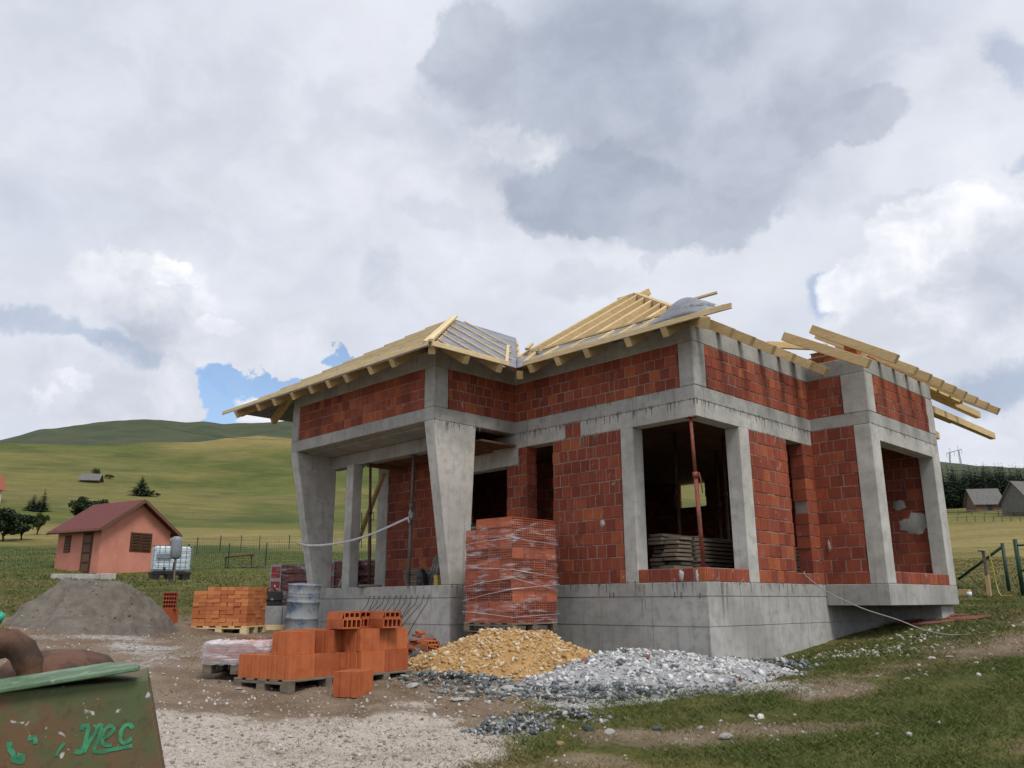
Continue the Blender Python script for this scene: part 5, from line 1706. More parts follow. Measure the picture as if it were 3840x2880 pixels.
def broadleaf(name, base, h, w, label, seed, mat='leaf', n=1800, trunk=.3, cat='tree', group=None, size=None):
    rng = np.random.default_rng(seed); r_ = random.Random(seed)
    t = empty(name, base, r_.uniform(0, 6), label, cat, group)
    m = MB(); tr = h*trunk
    m.tube([(0, 0, -.3), (.02*h, 0, tr*.6), (0, .02*h, tr), (.01*h, 0, h*.7)], [h*.035, h*.028, h*.022, h*.008], 8)
    cs, rs = [], []
    for k in range(11):
        a = r_.uniform(0, 6.28); q = r_.uniform(.1, .36)*w; z = tr+(h-tr)*r_.uniform(.22, .80)
        q *= 1.15-.55*abs((z-tr)/(h-tr)-.45)
        c = (math.cos(a)*q, math.sin(a)*q, z)
        cs.append(c); rs.append((w*r_.uniform(.15, .25), w*r_.uniform(.15, .25), (h-tr)*r_.uniform(.12, .20)))
        m.tube([(0, 0, tr*r_.uniform(.6, 1.1)), (c[0]*.5, c[1]*.5, (tr+z)/2), c], [h*.016, h*.010, h*.004], 5)
    m.build('trunk', M['bark'], t, True)
    V, F = leaf_cloud(cs, rs, n, size or w*.028, rng)
    link('crown', np_mesh('crown', V, F), M[mat], t)
    return t


def conifer_arrays(h, w, n, rng, layers=9, ragged=.25, start=.12):
    Vs = []
    for L in range(layers):
        f = L/(layers-1); z = h*(start+(1-start)*f*.97); r = w/2*(1-f)**.85+.03*w; cnt = max(5, int(n/layers*(1.25-f)))
        a = rng.random(cnt)*6.283; rr = r*(rng.random(cnt)**.5)*(1+ragged*(rng.random(cnt)-.5)*2)
        zz = z-rr*.32+h*.05*(rng.random(cnt)-.5)
        c = np.c_[np.cos(a)*rr, np.sin(a)*rr, zz]
        ln = (w*.10*(1.2-f))*(.6+.8*rng.random(cnt)); wd = ln*.42
        u = np.c_[np.cos(a), np.sin(a), -.45+.3*rng.random(cnt)]; s = np.c_[-np.sin(a), np.cos(a), .3*(rng.random(cnt)-.5)]
        Vs.append(np.stack([c-u*ln[:, None]-s*wd[:, None], c+u*ln[:, None]-s*wd[:, None]*.3, c+u*ln[:, None]+s*wd[:, None]*.3, c-u*ln[:, None]+s*wd[:, None]], 1).reshape(-1, 3))
    return np.concatenate(Vs)


def conifer(name, base, h, w, label, seed, n=900, group=None, ragged=.3, start=.12):
    rng = np.random.default_rng(seed)
    t = empty(name, base, 0, label, 'tree', group)
    MB().tube([(0, 0, -.4), (0, 0, h*.5), (0, 0, h*.97)], [h*.022, h*.014, h*.003], 7).build('trunk', M['bark'], t, True)
    V = conifer_arrays(h, w, n, rng, 12, ragged, start)
    link('crown', np_mesh('crown', V, np.arange(len(V)).reshape(-1, 4)), M['needle'], t)
    return t


# ---- pink cottage
def cottage():
    c = hit(362, 2153); Dc = math.hypot(c.x-CAM[0], c.y-CAM[1])
    az = math.atan2(c.x-CAM[0], c.y-CAM[1]); v = Vector((math.sin(az), math.cos(az), 0)); r_ = Vector((math.cos(az), -math.sin(az), 0)); th = R(33)
    u = r_*math.cos(th)+v*math.sin(th)
    W, L, H, RZ = 4.1*Dc/48, 3.75*Dc/48, 2.42*Dc/48, 1.42*Dc/48
    t = empty('cottage', c-Vector((0, 0, .05)), math.atan2(u.y, u.x), 'small salmon pink cottage with dark red roof and brown shutters', 'cottage')
    # local: x along the gable wall, y along the side wall (to the back), origin at the near corner
    m = MB(); m.add([(0, 0, -.6), (W, 0, -.6), (W, 0, H), (W/2, 0, H+RZ), (0, 0, H), (0, L, -.6), (W, L, -.6), (W, L, H), (W/2, L, H+RZ), (0, L, H)],
                    [(0, 1, 2, 3, 4), (9, 8, 7, 6, 5), (0, 4, 9, 5), (1, 6, 7, 2), (4, 3, 8, 9), (2, 7, 8, 3)])
    m.build('wall', M['pink'], t)
    MB().box(-.02, W+.02, -.02, L+.02, -.6, .10).build('plinth', M['pink_base'], t)
    ov, og, th_ = .38, .42, .10; k = RZ/(W/2)
    for s in (-1, 1):
        xo = -ov if s < 0 else W+ov; zo = H-ov*k+.05
        q = [(xo, -og, zo), (W/2, -og, H+RZ+.05), (W/2, L+og, H+RZ+.05), (xo, L+og, zo)]
        roof = MB().hexa(q, [(x, y, z+th_) for x, y, z in q]).build('roof', M['red_roof'], t)
        for j in range(int((L+2*og)/.33)):
            y = -og+.1+j*.33
            MB().beam((xo, y, zo+th_+.012), (W/2, y, H+RZ+.05+th_+.012), .03, .022).build('roof_rib', M['red_roof'], roof)
        MB().beam((xo, -og-.02, zo+.01), (W/2+.02*s, -og-.02, H+RZ+.06), .04, .16).build('bargeboard', M['brown_trim'], t)
        MB().tube([(xo+.03*s, -og, zo-.0), (xo+.03*s, L+og, zo-.0)], .06, 8).build('gutter', M['brown_trim'], t, True)
    MB().tube([(W+ov, -.2, H-ov*k), (W+.1, -.05, H-.4), (W+.06, -.03, H-.5), (W+.06, -.03, .1)], .045, 8).build('downpipe', M['brown_trim'], t, True)
    # gable window with two louvred shutters
    wx, wz, ww, wh = W*.42, H*.54, W*.29, H*.37
    sh = MB().box(wx-.05, wx+ww+.05, -.03, -.003, wz-.05, wz+wh+.05).build('window_frame', M['brown_wood'], t)
    for j in range(2):
        x0 = wx+j*ww/2+.03; x1 = wx+(j+1)*ww/2-.03
        s_ = MB().box(x0, x1, -.045, -.031, wz, wz+wh).build('shutter', M['brown_wood'], t)
        for q in range(11):
            z = wz+.05+q*(wh-.1)/10
            MB().beam((x0+.04, -.055, z), (x1-.04, -.055, z), .025, .05, up=(0, -.6, 1)).build('slat', M['brown_trim'] if q % 2 else M['brown_wood'], s_)
    # door and small window in the side wall (x = 0)
    def sidebox(y0, y1, z0, z1, name, mat, d=.03): return MB().box(-d, -.003, y0, y1, z0, z1).build(name, mat, t)
    dr = sidebox(L*.17, L*.17+.85, .06, H*.93-.1, 'door', M['brown_wood'])
    for q in range(4): MB().box(-.045, -.031, L*.17+.12, L*.17+.73, .2+q*.5, .58+q*.5).build('door_panel', M['brown_trim'], dr)
    MB().tube([(-.09, L*.17+.1, 1.05), (-.09, L*.17+.2, 1.05)], .015, 6).build('door_handle', M['zinc'], dr)
    wnd = sidebox(L*.68, L*.68+.55, H*.50, H*.86, 'window', M['brown_wood'])
    for q in range(5): MB().box(-.045, -.031, L*.68+.06, L*.68+.49, H*.52+q*.16, H*.52+q*.16+.07).build('slat', M['brown_trim'], wnd)
    MB().box(-.9, 0, L*.1, L*.5, -.4, .03).build('step', M['pink_base'], t)
    return t
cottage()
# low concrete kerb wall in front of the cottage
a_ = hit(195, 2172); b_ = hit(395, 2172)
t = empty('garden_wall', a_, 0, 'low concrete kerb wall ending in a short pillar before the pink cottage', 'wall')
dv = b_-a_
MB().beam(Vector((0, 0, .05)), dv+Vector((0, 0, .05)), .2, .3).build('wall_body', M['concrete_new'], t, bevel=.01)
MB().box(dv.x-.3, dv.x+.3, dv.y-.3, dv.y+.3, dv.z-.6, dv.z+.22).build('pillar', M['concrete_new'], t, bevel=.015)
MB().beam(Vector((0, -.12, -.05)), dv*.45+Vector((0, -.12, -.05)), .05, .16).build('red_band', M['pink_base'], t)

# ---- water tank in a wire cage, pressure vessel on a post
c = hit(640, 2176)
az = math.atan2(c.x-CAM[0], c.y-CAM[1]); ang = math.atan2(-math.sin(az), math.cos(az))
t = empty('water_tank', c, ang+R(8), 'white plastic water tank in a wire cage on a black pallet beside the cottage', 'water tank')
M['tank_white'] = simple('tank_plastic', (.66, .76, .82), .4, .08, 3, bmp=.1)
sc = math.hypot(c.x-CAM[0], c.y-CAM[1])/36
w, d, h = 1.40*sc, 1.0*sc, .98*sc
MB().box(-w/2+.03, w/2-.03, .03, d-.03, .36, .34+h).build('tank_body', M['tank_white'], t, bevel=.08)
for k in range(8):
    x = -w/2+k*w/7
    MB().box(x-.010, x+.010, -.01, .02, .34, .36+h).build('cage_bar', M['zinc'], t); MB().box(x-.015, x+.015, -.01, d, .36+h, .385+h).build('cage_bar', M['zinc'], t)
for k in range(6):
    z = .38+k*(h-.04)/5
    MB().box(-w/2, w/2, -.03, -.012, z-.010, z+.010).build('cage_bar', M['zinc'], t)
MB().box(-w/2+.1, -.05, -.045, -.031, .62+.25, .95+.1).build('label_plate', M['zinc'], t)
MB().tube([(-.3, -.02, .5), (-.3, -.14, .5), (-.3, -.16, .40)], .04, 8).build('tap', M['black'], t, True)
for k in range(3):
    MB().box(-w/2+k*(w-.3)/2, -w/2+k*(w-.3)/2+.3, -.02, d, .0, .22).build('pallet_foot', M['black'], t, bevel=.01)
MB().box(-w/2-.02, w/2+.02, -.03, d, .221, .335).build('pallet_deck', M['black'], t, bevel=.01)
c = hit(648, 2186); c = c+Vector((0, 0, 0))
t = empty('pressure_vessel', c, 0, 'small grey cylinder tank on a thin post in front of the white water tank', 'cylinder')
MB().lathe([(.02, .85), (.14, .88), (.19, .95), (.195, 1.2), (.195, 1.55), (.17, 1.66), (.09, 1.70), (.01, 1.705)], 20).build('vessel', simple('vessel_grey', (.22, .24, .27), .4, .1), t, True)
MB().tube([(0, 0, -.2), (0, 0, .87)], .028, 8).build('pipe', M['steel_dark'], t, True)
MB().box(.05, .10, -.03, .02, -.3, .95).build('post', M['wood_old'], t)
MB().tube([(0, 0, .8), (-.2, .05, .72), (-.35, .1, .5)], .02, 6).build('outlet', M['steel_dark'], t, True)

# ---- wire fences
def wire_fence(name, pts, h, step, label, wire='green_wire', post='green_post', mesh=.14, pr=.04, rw=.006):
    pts = [Vector(p) for p in pts]
    t = empty(name, pts[0], 0, label, 'fence'); O = pts[0]
    tot = sum((pts[i+1]-pts[i]).length for i in range(len(pts)-1))
    def along(s):
        for i in range(len(pts)-1):
            l = (pts[i+1]-pts[i]).length
            if s <= l or i == len(pts)-2:
                q = pts[i].lerp(pts[i+1], min(1, s/l)); q.z = gz(q.x, q.y); return q
            s -= l
    n = max(1, round(tot/step))
    for k in range(n+1):
        q = along(tot*k/n)-O
        MB().tube([q-Vector((0, 0, .3)), q+Vector((0, 0, h+.08+rnd.uniform(0, .1)))], pr, 6).build('post', M[post], t)
    m = MB(); ns = int(tot/mesh); prev = along(0)
    cols_ = [along(tot*k/ns)-O for k in range(ns+1)]
    for k, q in enumerate(cols_):
        m.tube([q+Vector((0, 0, .05)), q+Vector((0, 0, h))], rw, 3, cap=False)
    for j in range(int(h/mesh)+1):
        z = .05+j*(h-.05)/int(h/mesh); m.tube([q+Vector((0, 0, z)) for q in cols_[::4]+[cols_[-1]]], rw, 3, cap=False)
    m.build('wire_mesh', M[wire], t)
    return t
wire_fence('wire_fence', [hit(700, 2140), hit(1010, 2125), hit(1470, 2120)], 1.35, 2.6, 'green wire mesh fence with dark posts running behind the porch', mesh=.13, rw=.009)
wire_fence('wire_fence', [hit(-60, 2140), hit(90, 2135), hit(225, 2125)], 1.2, 4.0, 'green wire mesh fence left of the pink cottage', mesh=.2, post='green_wire', rw=.008)
wire_fence('wire_fence', [hit(640, 2085), hit(1000, 2060), hit(1480, 2055)], 1.2, 3.5, 'farther green wire fence along the dry meadow', mesh=.25, rw=.008)
# near chain-link fence at the right edge
pp = [hit(3540, 2215), hit(3785, 2218)]
def chain_link():
    a, b__ = pp; L_ = (b__-a).length
    t = empty('chain_link_fence', a, 0, 'chain-link fence with thick dark green posts and a slanting brace at the right edge', 'fence')
    u = (b__-a).normalized(); dz = b__.z-a.z
    H = 1.15
    P_ = lambda s, z: u*s+Vector((0, 0, z))
    MB().tube([P_(L_, -.3), P_(L_, H+.12)], .045, 10).build('post', M['green_post'], t, True)
    MB().tube([P_(0, -.3), P_(0, H+.05)], .04, 10).build('post', M['green_post'], t, True)
    MB().tube([P_(L_-1.45, .32), P_(L_-.02, H+.02)], .04, 8).build('brace', M['green_post'], t, True)
    m = MB(); st = .075; n = int(L_/st)
    for k in range(-int(H/st)-1, n+1):
        for s in (1, -1):
            s0 = k*st if s > 0 else (k+int(H/st)+1)*st
            pts = [(s0+s*z, z+.03) for z in np.linspace(0, H, 6)]
            pts = [(x, z) for x, z in pts if 0 <= x <= L_]
            if len(pts) > 1: m.tube([P_(x, z) for x, z in (pts[0], pts[-1])], .0028, 3, cap=False)
    for z in (.03, H*.5, H+.03): m.tube([P_(0, z), P_(L_, z)], .004, 3, cap=False)
    m.build('wire_mesh', M['green_wire'], t)
    q = hit(3838, 2235)
    g = empty('gate', q, 0, 'dark green tubular gate cut off by the right picture edge', 'gate')
    e = u*1.1
    MB().tube([(0, 0, -.2), (0, 0, 1.35)], .05, 10).build('gate_post', M['green_post'], g, True)
    for z in (.1, .6, 1.2): MB().tube([(0, 0, z), e+Vector((0, 0, z))], .022, 8).build('rail', M['green_post'], g, True)
    MB().tube([e+Vector((0, 0, .1)), e+Vector((0, 0, 1.2))], .022, 8).build('stile', M['green_post'], g, True)
chain_link()
q = hit(3712, 2238)
t = empty('standpipe', q, 0, 'wooden post with a tap and a yellow hose near the right fence', 'post')
MB().box(-.045, .045, -.045, .045, -.2, .52).build('lower_post', M['wood_new'], t, bevel=.004); MB().box(-.03, .03, -.05, .02, .5, 1.12).build('upper_post', M['wood_old'], t, bevel=.004)
MB().tube([(-.10, -.06, 1.10), (.0, -.06, 1.10), (.07, -.06, 1.09)], .02, 8).build('tap', M['zinc'], t, True)
M['hose'] = simple('yellow_hose', (.42, .36, .08), .5, .1)
MB().tube([(.07, -.06, 1.09), (.14, -.06, 1.0), (.17, -.05, .75), (.19, -.05, .4), (.22, -.05, .12), (.30, -.15, .02), (.45, -.3, .015), (.6, -.5, .02)], .015, 8).build('hose', M['hose'], t, True)
q = hit(3637, 2240)
o = MB().lathe([(.045, 0), (.06, .13), (.057, .13), (.042, .006)], 18).build('cup', M['tank_white'], None, True, loc=q); tag(o, 'small white plastic cup on the grass near the right fence', 'cup')
q = hit(3606, 2236)
tag(MB().box(-.22, .2, -.12, .12, 0, .16).build('wooden_box', M['wood_new'], None, bevel=.005, loc=q), 'pale wooden box on the grass by the far corner of the house', 'box')
# rusty reinforcement frame lying beside the bay
a_ = hit(3420, 2352); b_ = hit(3715, 2318); a_.z += .02
t = empty('rusty_frame', a_, 0, 'rusty red steel frame with bars lying on the grass beyond the bay', 'steel frame'); dv = b_-a_; nn = Vector((-dv.y, dv.x, 0)).normalized()*.75
M['rust_red'] = mat_metal_rust('rust_red', (.20, .065, .045), (.12, .05, .035), .5, .8, 5)
def drape(p, q_, n=6):
    out = []
    for k in range(n+1):
        s = p.lerp(q_, k/n); w_ = s+a_; s.z = gz(w_.x, w_.y)-a_.z+.035; out.append(s)
    return out
MB().tube(drape(Vector(), dv), .04, 6).build('side_rail', M['rust_red'], t); MB().tube(drape(nn, dv+nn), .035, 6).build('side_rail', M['rust_red'], t)
for k in range(9): MB().tube(drape(dv*(k/8.5), dv*(k/8.5)+nn, 3), .016, 5).build('bar', M['rust_red'], t)
for k in range(3): MB().tube(drape(nn*((k+1)/4), dv+nn*((k+1)/4)), .014, 5).build('bar', M['rust_red'], t)
# dark bench-like trestle and a heap of sticks behind the tank
a_ = hit(840, 2130)
t = empty('trestle', a_, 0, 'dark tilted wooden trestle in front of the green fence', 'trestle')
rt_ = Vector((.5, .86, 0))
MB().beam(Vector((0, 0, .62)), rt_*1.7+Vector((0, 0, .80)), .35, .06).build('top', M['brown_wood'], t)
for s in (.05, .95): MB().beam(rt_*1.7*s+Vector((0, 0, -.1)), rt_*1.6*s+Vector((0, 0, .66+.12*s)), .07, .07).build('leg', M['brown_wood'], t)
for k in range(7):
    p = hit(915+14*k, 2128+rnd.uniform(-2, 3)); e = Vector((rnd.uniform(-1, 1), rnd.uniform(-1, 1), .05)).normalized()*.5
    tag(MB().beam(p-e+Vector((0, 0, .06)), p+e+Vector((0, 0, .10)), .09, .05).build('scrap_wood', M['wood_old']), 'grey scrap board in the heap by the green fence', 'scrap wood', 'scrap boards by the fence')

# ---- trees and shrubs on the left
for k, (px, py, hh, ww, lb, mt_) in enumerate((
        (10, 2030, 108, 140, 'dark round tree cut by the left picture edge', 'leaf_dark'), (78, 2024, 88, 110, 'spreading dark green tree at the left, second from the edge', 'leaf_dark'),
        (140, 2006, 78, 58, 'slim small tree standing free left of the cottage', 'leaf'), (325, 1965, 95, 125, 'dark bushy tree just behind the cottage roof', 'leaf_dark'))):
    b_ = hit(px, py); D = math.hypot(b_.x-CAM[0], b_.y-CAM[1])
    broadleaf('broadleaf_tree', b_, hh*D/FPX, ww*D/FPX, lb, 40+k, mt_, 3200, .16)
for k, (px, py, hh, ww, lb) in enumerate(((160, 1917, 76, 44, 'pointed spruce, the tallest of the three left of the cottage'), (122, 1915, 54, 56, 'low broad spruce left of the pointed one'), (143, 1919, 44, 44, 'small spruce in front of the pointed one'))):
    b_ = hit(px, py); D = math.hypot(b_.x-CAM[0], b_.y-CAM[1])
    conifer('spruce', b_, hh*D/FPX, ww*D/FPX, lb, 60+k, 900, 'spruces on the left slope')
b_ = hit(528, 1860); D = math.hypot(b_.x-CAM[0], b_.y-CAM[1])
conifer('pine_tree', b_, 72*D/FPX, 68*D/FPX, 'lone dark pine on the hillside above the cottage', 70, 1100, None, .7, .22)
for k, (px, py, hh, ww, lb) in enumerate(((562, 1859, 20, 34, 'low bush right beside the lone pine'), (588, 1862, 16, 26, 'small bush farthest right of the lone pine'), (362, 1797, 40, 42, 'dark bush directly behind the hillside barn'), (410, 1797, 22, 40, 'low bush right of the hillside barn'))):
    b_ = hit(px, py); D = math.hypot(b_.x-CAM[0], b_.y-CAM[1])
    broadleaf('bush', b_, hh*D/FPX, ww*D/FPX, lb, 80+k, 'leaf_dark', 700, .08, 'bush')
# barn on the hillside and the edge of a house at the far left
def barn(c, w, l, h, rz_, ang, label, wallm, roofm, eave=.5, name='barn'):
    t = empty(name, c, ang, label, 'barn')
    m = MB(); m.add([(0, 0, -1), (l, 0, -1), (l, w, -1), (0, w, -1), (0, 0, h), (l, 0, h), (l, w, h), (0, w, h), (0, w/2, h+rz_), (l, w/2, h+rz_)],
                    [(0, 1, 5, 4), (2, 3, 7, 6), (1, 2, 6, 9, 5), (3, 0, 4, 8, 7)]); m.build('wall', wallm, t)
    for s in (0, 1):
        ye = -eave if s == 0 else w+eave; ze = h-eave*rz_/(w/2)
        q = [(-eave, ye, ze), (l+eave, ye, ze), (l+eave, w/2, h+rz_), (-eave, w/2, h+rz_)]
        MB().hexa(q, [(x, y, z+.12) for x, y, z in q]).build('roof', roofm, t)
    MB().box(l*.42, l*.58, -.06, -.01, -.2, h*.85).build('door', M['black'], t)
    for k in range(int(h/.35)):
        MB().beam((0, -.02, .15+k*.35), (l*.41, -.02, .15+k*.35), .12, .28).build('log', wallm, t)
        MB().beam((l*.59, -.02, .15+k*.35), (l, -.02, .15+k*.35), .12, .28).build('log', wallm, t)
    return t
def facing(px, py, turn): 
    c = hit(px, py); az = math.atan2(c.x-CAM[0], c.y-CAM[1]); return c, math.atan2(-math.sin(az), math.cos(az))+R(turn)
c, an = facing(300, 1806, -18)
barn(c, 3.0, 4.6, .8, 1.5, an, 'low dark barn with a grey shingle roof high on the hillside', M['brown_wood'], M['grey_shingle'], .5)
c, an = facing(-165, 1880, 10)
t = barn(c, 6, 7.0, 3.0, 2.6, an, 'white house with orange roof cut by the left picture edge', simple('white_wall', (.6, .58, .54), .9), simple('orange_roof', (.26, .085, .045), .8), .6, 'hill_house'); t['category'] = 'house'

# ---- right-hand side: barns, rail fence, pines, power line
c, an = facing(3662, 1919, 22)
barn(c, 5.2, 5.6, 2.0, 3.1, an, 'small old log barn with a steep grey shingle roof before the pines', M['log'], M['grey_shingle'], .5)
c, an = facing(3872, 1936, 48)
barn(c, 6.5, 7.5, 3.0, 3.8, an, 'larger weathered barn with a grey gable at the right picture edge', M['grey_shingle'], M['grey_shingle'], .5)
posts = [hit(3592+33.5*k, 1956) for k in range(8)]
t = empty('rail_fence', posts[0], 0, 'row of thin grey fence posts in the dry meadow at right', 'fence')
for q in posts: MB().beam(q-posts[0]-Vector((0, 0, .3)), q-posts[0]+Vector((rnd.uniform(-.08, .08), 0, 1.0)), .14, .14).build('post', M['wood_old'], t)
MB().tube([q-posts[0]+Vector((0, 0, .8)) for q in posts], .02, 4).build('wire', M['steel_dark'], t)
posts = [hit(3545+50*k, 1930+k*1.0) for k in range(8)]
t = empty('rail_fence', posts[0], 0, 'pale wooden rail fence in front of the old barns', 'fence')
for q in posts: MB().beam(q-posts[0]-Vector((0, 0, .3)), q-posts[0]+Vector((0, 0, 1.0)), .16, .16).build('post', M['wood_old'], t)
for z in (.45, .85): MB().tube([q-posts[0]+Vector((0, 0, z)) for q in posts], .07, 5).build('rail', M['wood_old'], t)
def forest():
    rng = np.random.default_rng(9); Vs = []; tr = MB()
    protos = [conifer_arrays(1.0, .42, 420, np.random.default_rng(200+k), 10, .5, .22) for k in range(5)]
    for k in range(330):
        px = rng.uniform(3440, 4100); row = rng.random()
        d = _r2*(px-1920)/FPX+_f; d /= math.hypot(d[0], d[1]); rr = 235+row*95
        x, y = CAM[0]+d[0]*rr, CAM[1]+d[1]*rr
        z = gz(x, y); h = rng.uniform(8.5, 13.0)*(1.0-.10*(px > 3700)); P_ = protos[rng.integers(5)]
        a = rng.random()*6.28; R_ = np.array([[math.cos(a), -math.sin(a), 0], [math.sin(a), math.cos(a), 0], [0, 0, 1]])
        Vs.append((P_*np.array([h*1.15, h*1.15, h]))@R_.T+[x, y, z-.2])
        if row < .35: tr.tube([(x, y, z-.5), (x, y, z+h*.9)], [.16, .04], 5, cap=False)
    V = np.concatenate(Vs)
    t = link('pine_forest', np_mesh('pine_forest', V, np.arange(len(V)).reshape(-1, 4)), M['needle']); tag(t, 'dark belt of pines behind the old barns at right', 'forest', kind='stuff')
    o = tr.build('pine_trunks', M['bark'], t)
    o['kind'] = 'stuff'
forest()
def pylon():
    c = hit(3562, 1800); D = 430
    b1 = at(3556, 1760, D); b1.z = gz(b1.x, b1.y); b2 = at(3611, 1768, D); b2.z = gz(b2.x, b2.y)
    t1 = at(3561, 1697, D); t2 = at(3594, 1688, D)
    t = empty('power_pylon', b1, 0, 'twin-mast lattice power pylon on the ridge above the pines', 'pylon'); O = b1
    for a, b_, nm in ((b1, t1, 'mast'), (b2, t2, 'mast')):
        a, b_ = a-O, b_-O; m = MB(); s = .35
        for dx, dy in ((s, s), (s, -s), (-s, s), (-s, -s)): m.tube([a+Vector((dx, dy, 0)), b_+Vector((dx*.6, dy*.6, 0))], .07, 4, cap=False)
        for k in range(12):
            p, q = a.lerp(b_, k/12), a.lerp(b_, (k+1)/12); sg = s if k % 2 else -s
            m.tube([p+Vector((sg, sg, 0)), q+Vector((-sg, -sg, 0))], .05, 3, cap=False); m.tube([p+Vector((sg, -sg, 0)), q+Vector((-sg, sg, 0))], .05, 3, cap=False)
        m.build(nm, M['zinc'], t)
    u = (t2-t1); l_ = t1-O-u*.35; r_ = t2-O+u*.35
    MB().tube([l_, r_], .16, 5).build('crossarm', M['zinc'], t)
    for s in (0, .5, 1): q = l_.lerp(r_, s); MB().tube([q, q-Vector((0, 0, 2.0))], .09, 5).build('insulator', M['zinc'], t)
    for s in (.25, .78): q = l_.lerp(r_, s); MB().tube([q, q+Vector((0, 0, 2.2))], .08, 4).build('earth_peak', M['zinc'], t)
pylon()
# overhead line against the far hill
a_ = at(600, 1600, 300); b_ = at(1300, 1625, 260); m = MB()
tag(m.tube([a_.lerp(b_, k/16)-Vector((0, 0, 3.0*math.sin(math.pi*k/16))) for k in range(17)], .05, 4, cap=False).build('overhead_line', M['steel_dark']), 'thin dark overhead cable crossing the far hill left of the roof', 'cable')
# ================================================================ heaps, stones, grass
_ico = None


def ico():
    global _ico
    if _ico is None:
        bm = bmesh.new(); bmesh.ops.create_icosphere(bm, subdivisions=1, radius=1.0)
        _ico = (np.array([v.co[:] for v in bm.verts]), np.array([[v.index for v in f.verts] for f in bm.faces])); bm.free()
    return _ico


def stones(P, S, rng, flat=.65, jag=.30):
    V0, F0 = ico(); n = len(P); k = len(V0)
    V = np.repeat(V0[None], n, 0)*(1+jag*(rng.random((n, k, 1))-.5)*2)
    V = V*np.stack([.75+.5*rng.random(n), .6+.5*rng.random(n), flat*(.7+.6*rng.random(n))], 1)[:, None, :]
    q = rng.normal(size=(n, 4)); q[:, 1:3] *= .35; q /= np.linalg.norm(q, axis=1)[:, None]
    w, x, y, z = q.T
    Rm = np.stack([1-2*(y*y+z*z), 2*(x*y-z*w), 2*(x*z+y*w), 2*(x*y+z*w), 1-2*(x*x+z*z), 2*(y*z-x*w), 2*(x*z-y*w), 2*(y*z+x*w), 1-2*(x*x+y*y)], 1).reshape(n, 3, 3)
    V = np.einsum('nij,nkj->nki', Rm, V)*S[:, None, None]+P[:, None, :]
    F = (F0[None]+np.arange(n)[:, None, None]*k).reshape(-1, 3)
    return V.reshape(-1, 3), F


def mat_stone(name, ramp_, bmp=.5):
    m, t, b_ = pbsdf(name, .2)
    rn = t.node('ShaderNodeNewGeometry').outputs['Random Per Island']
    cr = t.node('ShaderNodeValToRGB'); t.put(cr.inputs[0], rn); e = cr.color_ramp.elements
    e[0].position, e[0].color = ramp_[0][0], (*ramp_[0][1], 1); e[1].position, e[1].color = ramp_[-1][0], (*ramp_[-1][1], 1)
    for p_, c_ in ramp_[1:-1]: x_ = e.new(p_); x_.color = (*c_, 1)
    P = pos(t); n = t.noise(P, 30, 4, .65)
    c = t.vmath('SCALE', cr.outputs[0], t.ramp(n, .25, .75, .72, 1.18, smooth=False))
    t.l.new(c, b_.inputs['Base Color']); b_.inputs['Roughness'].default_value = .95
    bump(t, b_, n, bmp, .01); return m


M['gravel_yellow'] = mat_stone('gravel_ochre', [(0, (.30, .175, .07)), (.35, (.45, .28, .12)), (.7, (.52, .37, .20)), (.86, (.54, .45, .32)), (1, (.60, .57, .50))])
M['rubble_white'] = mat_stone('rubble_limestone', [(0, (.10, .11, .12)), (.18, (.24, .25, .26)), (.45, (.44, .44, .44)), (.982, (.66, .66, .65)), (.986, (.34, .10, .06)), (1, (.34, .10, .06))])
M['rubble_grey'] = mat_stone('rubble_grey', [(0, (.055, .065, .07)), (.4, (.14, .155, .16)), (.8, (.26, .27, .275)), (1, (.45, .45, .44))])
M['pebble'] = mat_stone('pebbles', [(0, (.19, .16, .13)), (.4, (.30, .265, .23)), (.8, (.41, .375, .33)), (1, (.54, .51, .47))])
M['chip'] = mat_stone('chips', [(0, (.22, .20, .17)), (.5, (.42, .40, .36)), (.93, (.60, .59, .56)), (1, (.30, .09, .05))])
M['shard'] = mat_clay('clay_shard', (.34, .095, .045), (.20, .055, .03))
_va = math.radians(-45); VV = np.array([math.sin(_va), math.cos(_va)]); RRv = np.array([math.cos(_va), -math.sin(_va)])


def heap_h(x, y, c, a, b, h, seed, p=1.1, rough=.12):
    dx, dy = x-c[0], y-c[1]
    u = dx*RRv[0]+dy*RRv[1]; v = dx*VV[0]+dy*VV[1]
    rho = np.hypot(u/a, v/b)+(fbm(x*1.6+seed, y*1.6, 3)-.5)*.45
    q = np.clip(1-rho, 0, 1)
    return h*np.minimum(1.0, q*1.25)**p+(fbm(x*7+seed, y*7, 3)-.5)*rough*np.clip(q*4, 0, 1), q


def heap(name, c, a, b, h, seed, mat, p=1.1, rough=.12, n=90, parent=None):
    g = np.linspace(-1.35, 1.35, n); U, V_ = np.meshgrid(g*a, g*b)
    x = c[0]+U*RRv[0]+V_*VV[0]; y = c[1]+U*RRv[1]+V_*VV[1]
    hh, q = heap_h(x, y, c, a, b, h, seed, p, rough)
    z = height(x, y)+hh-.035*(1-np.clip(q*6, 0, 1))
    Vt = np.c_[x.ravel(), y.ravel(), z.ravel()]
    i = (np.arange(n-1)[:, None]*n+np.arange(n-1)[None]).ravel(); F = np.stack([i, i+1, i+n+1, i+n], 1)
    keep = (q.ravel()[F] > .001).any(1)
    return link(name, np_mesh(name, Vt, F[keep]), mat, parent, True)


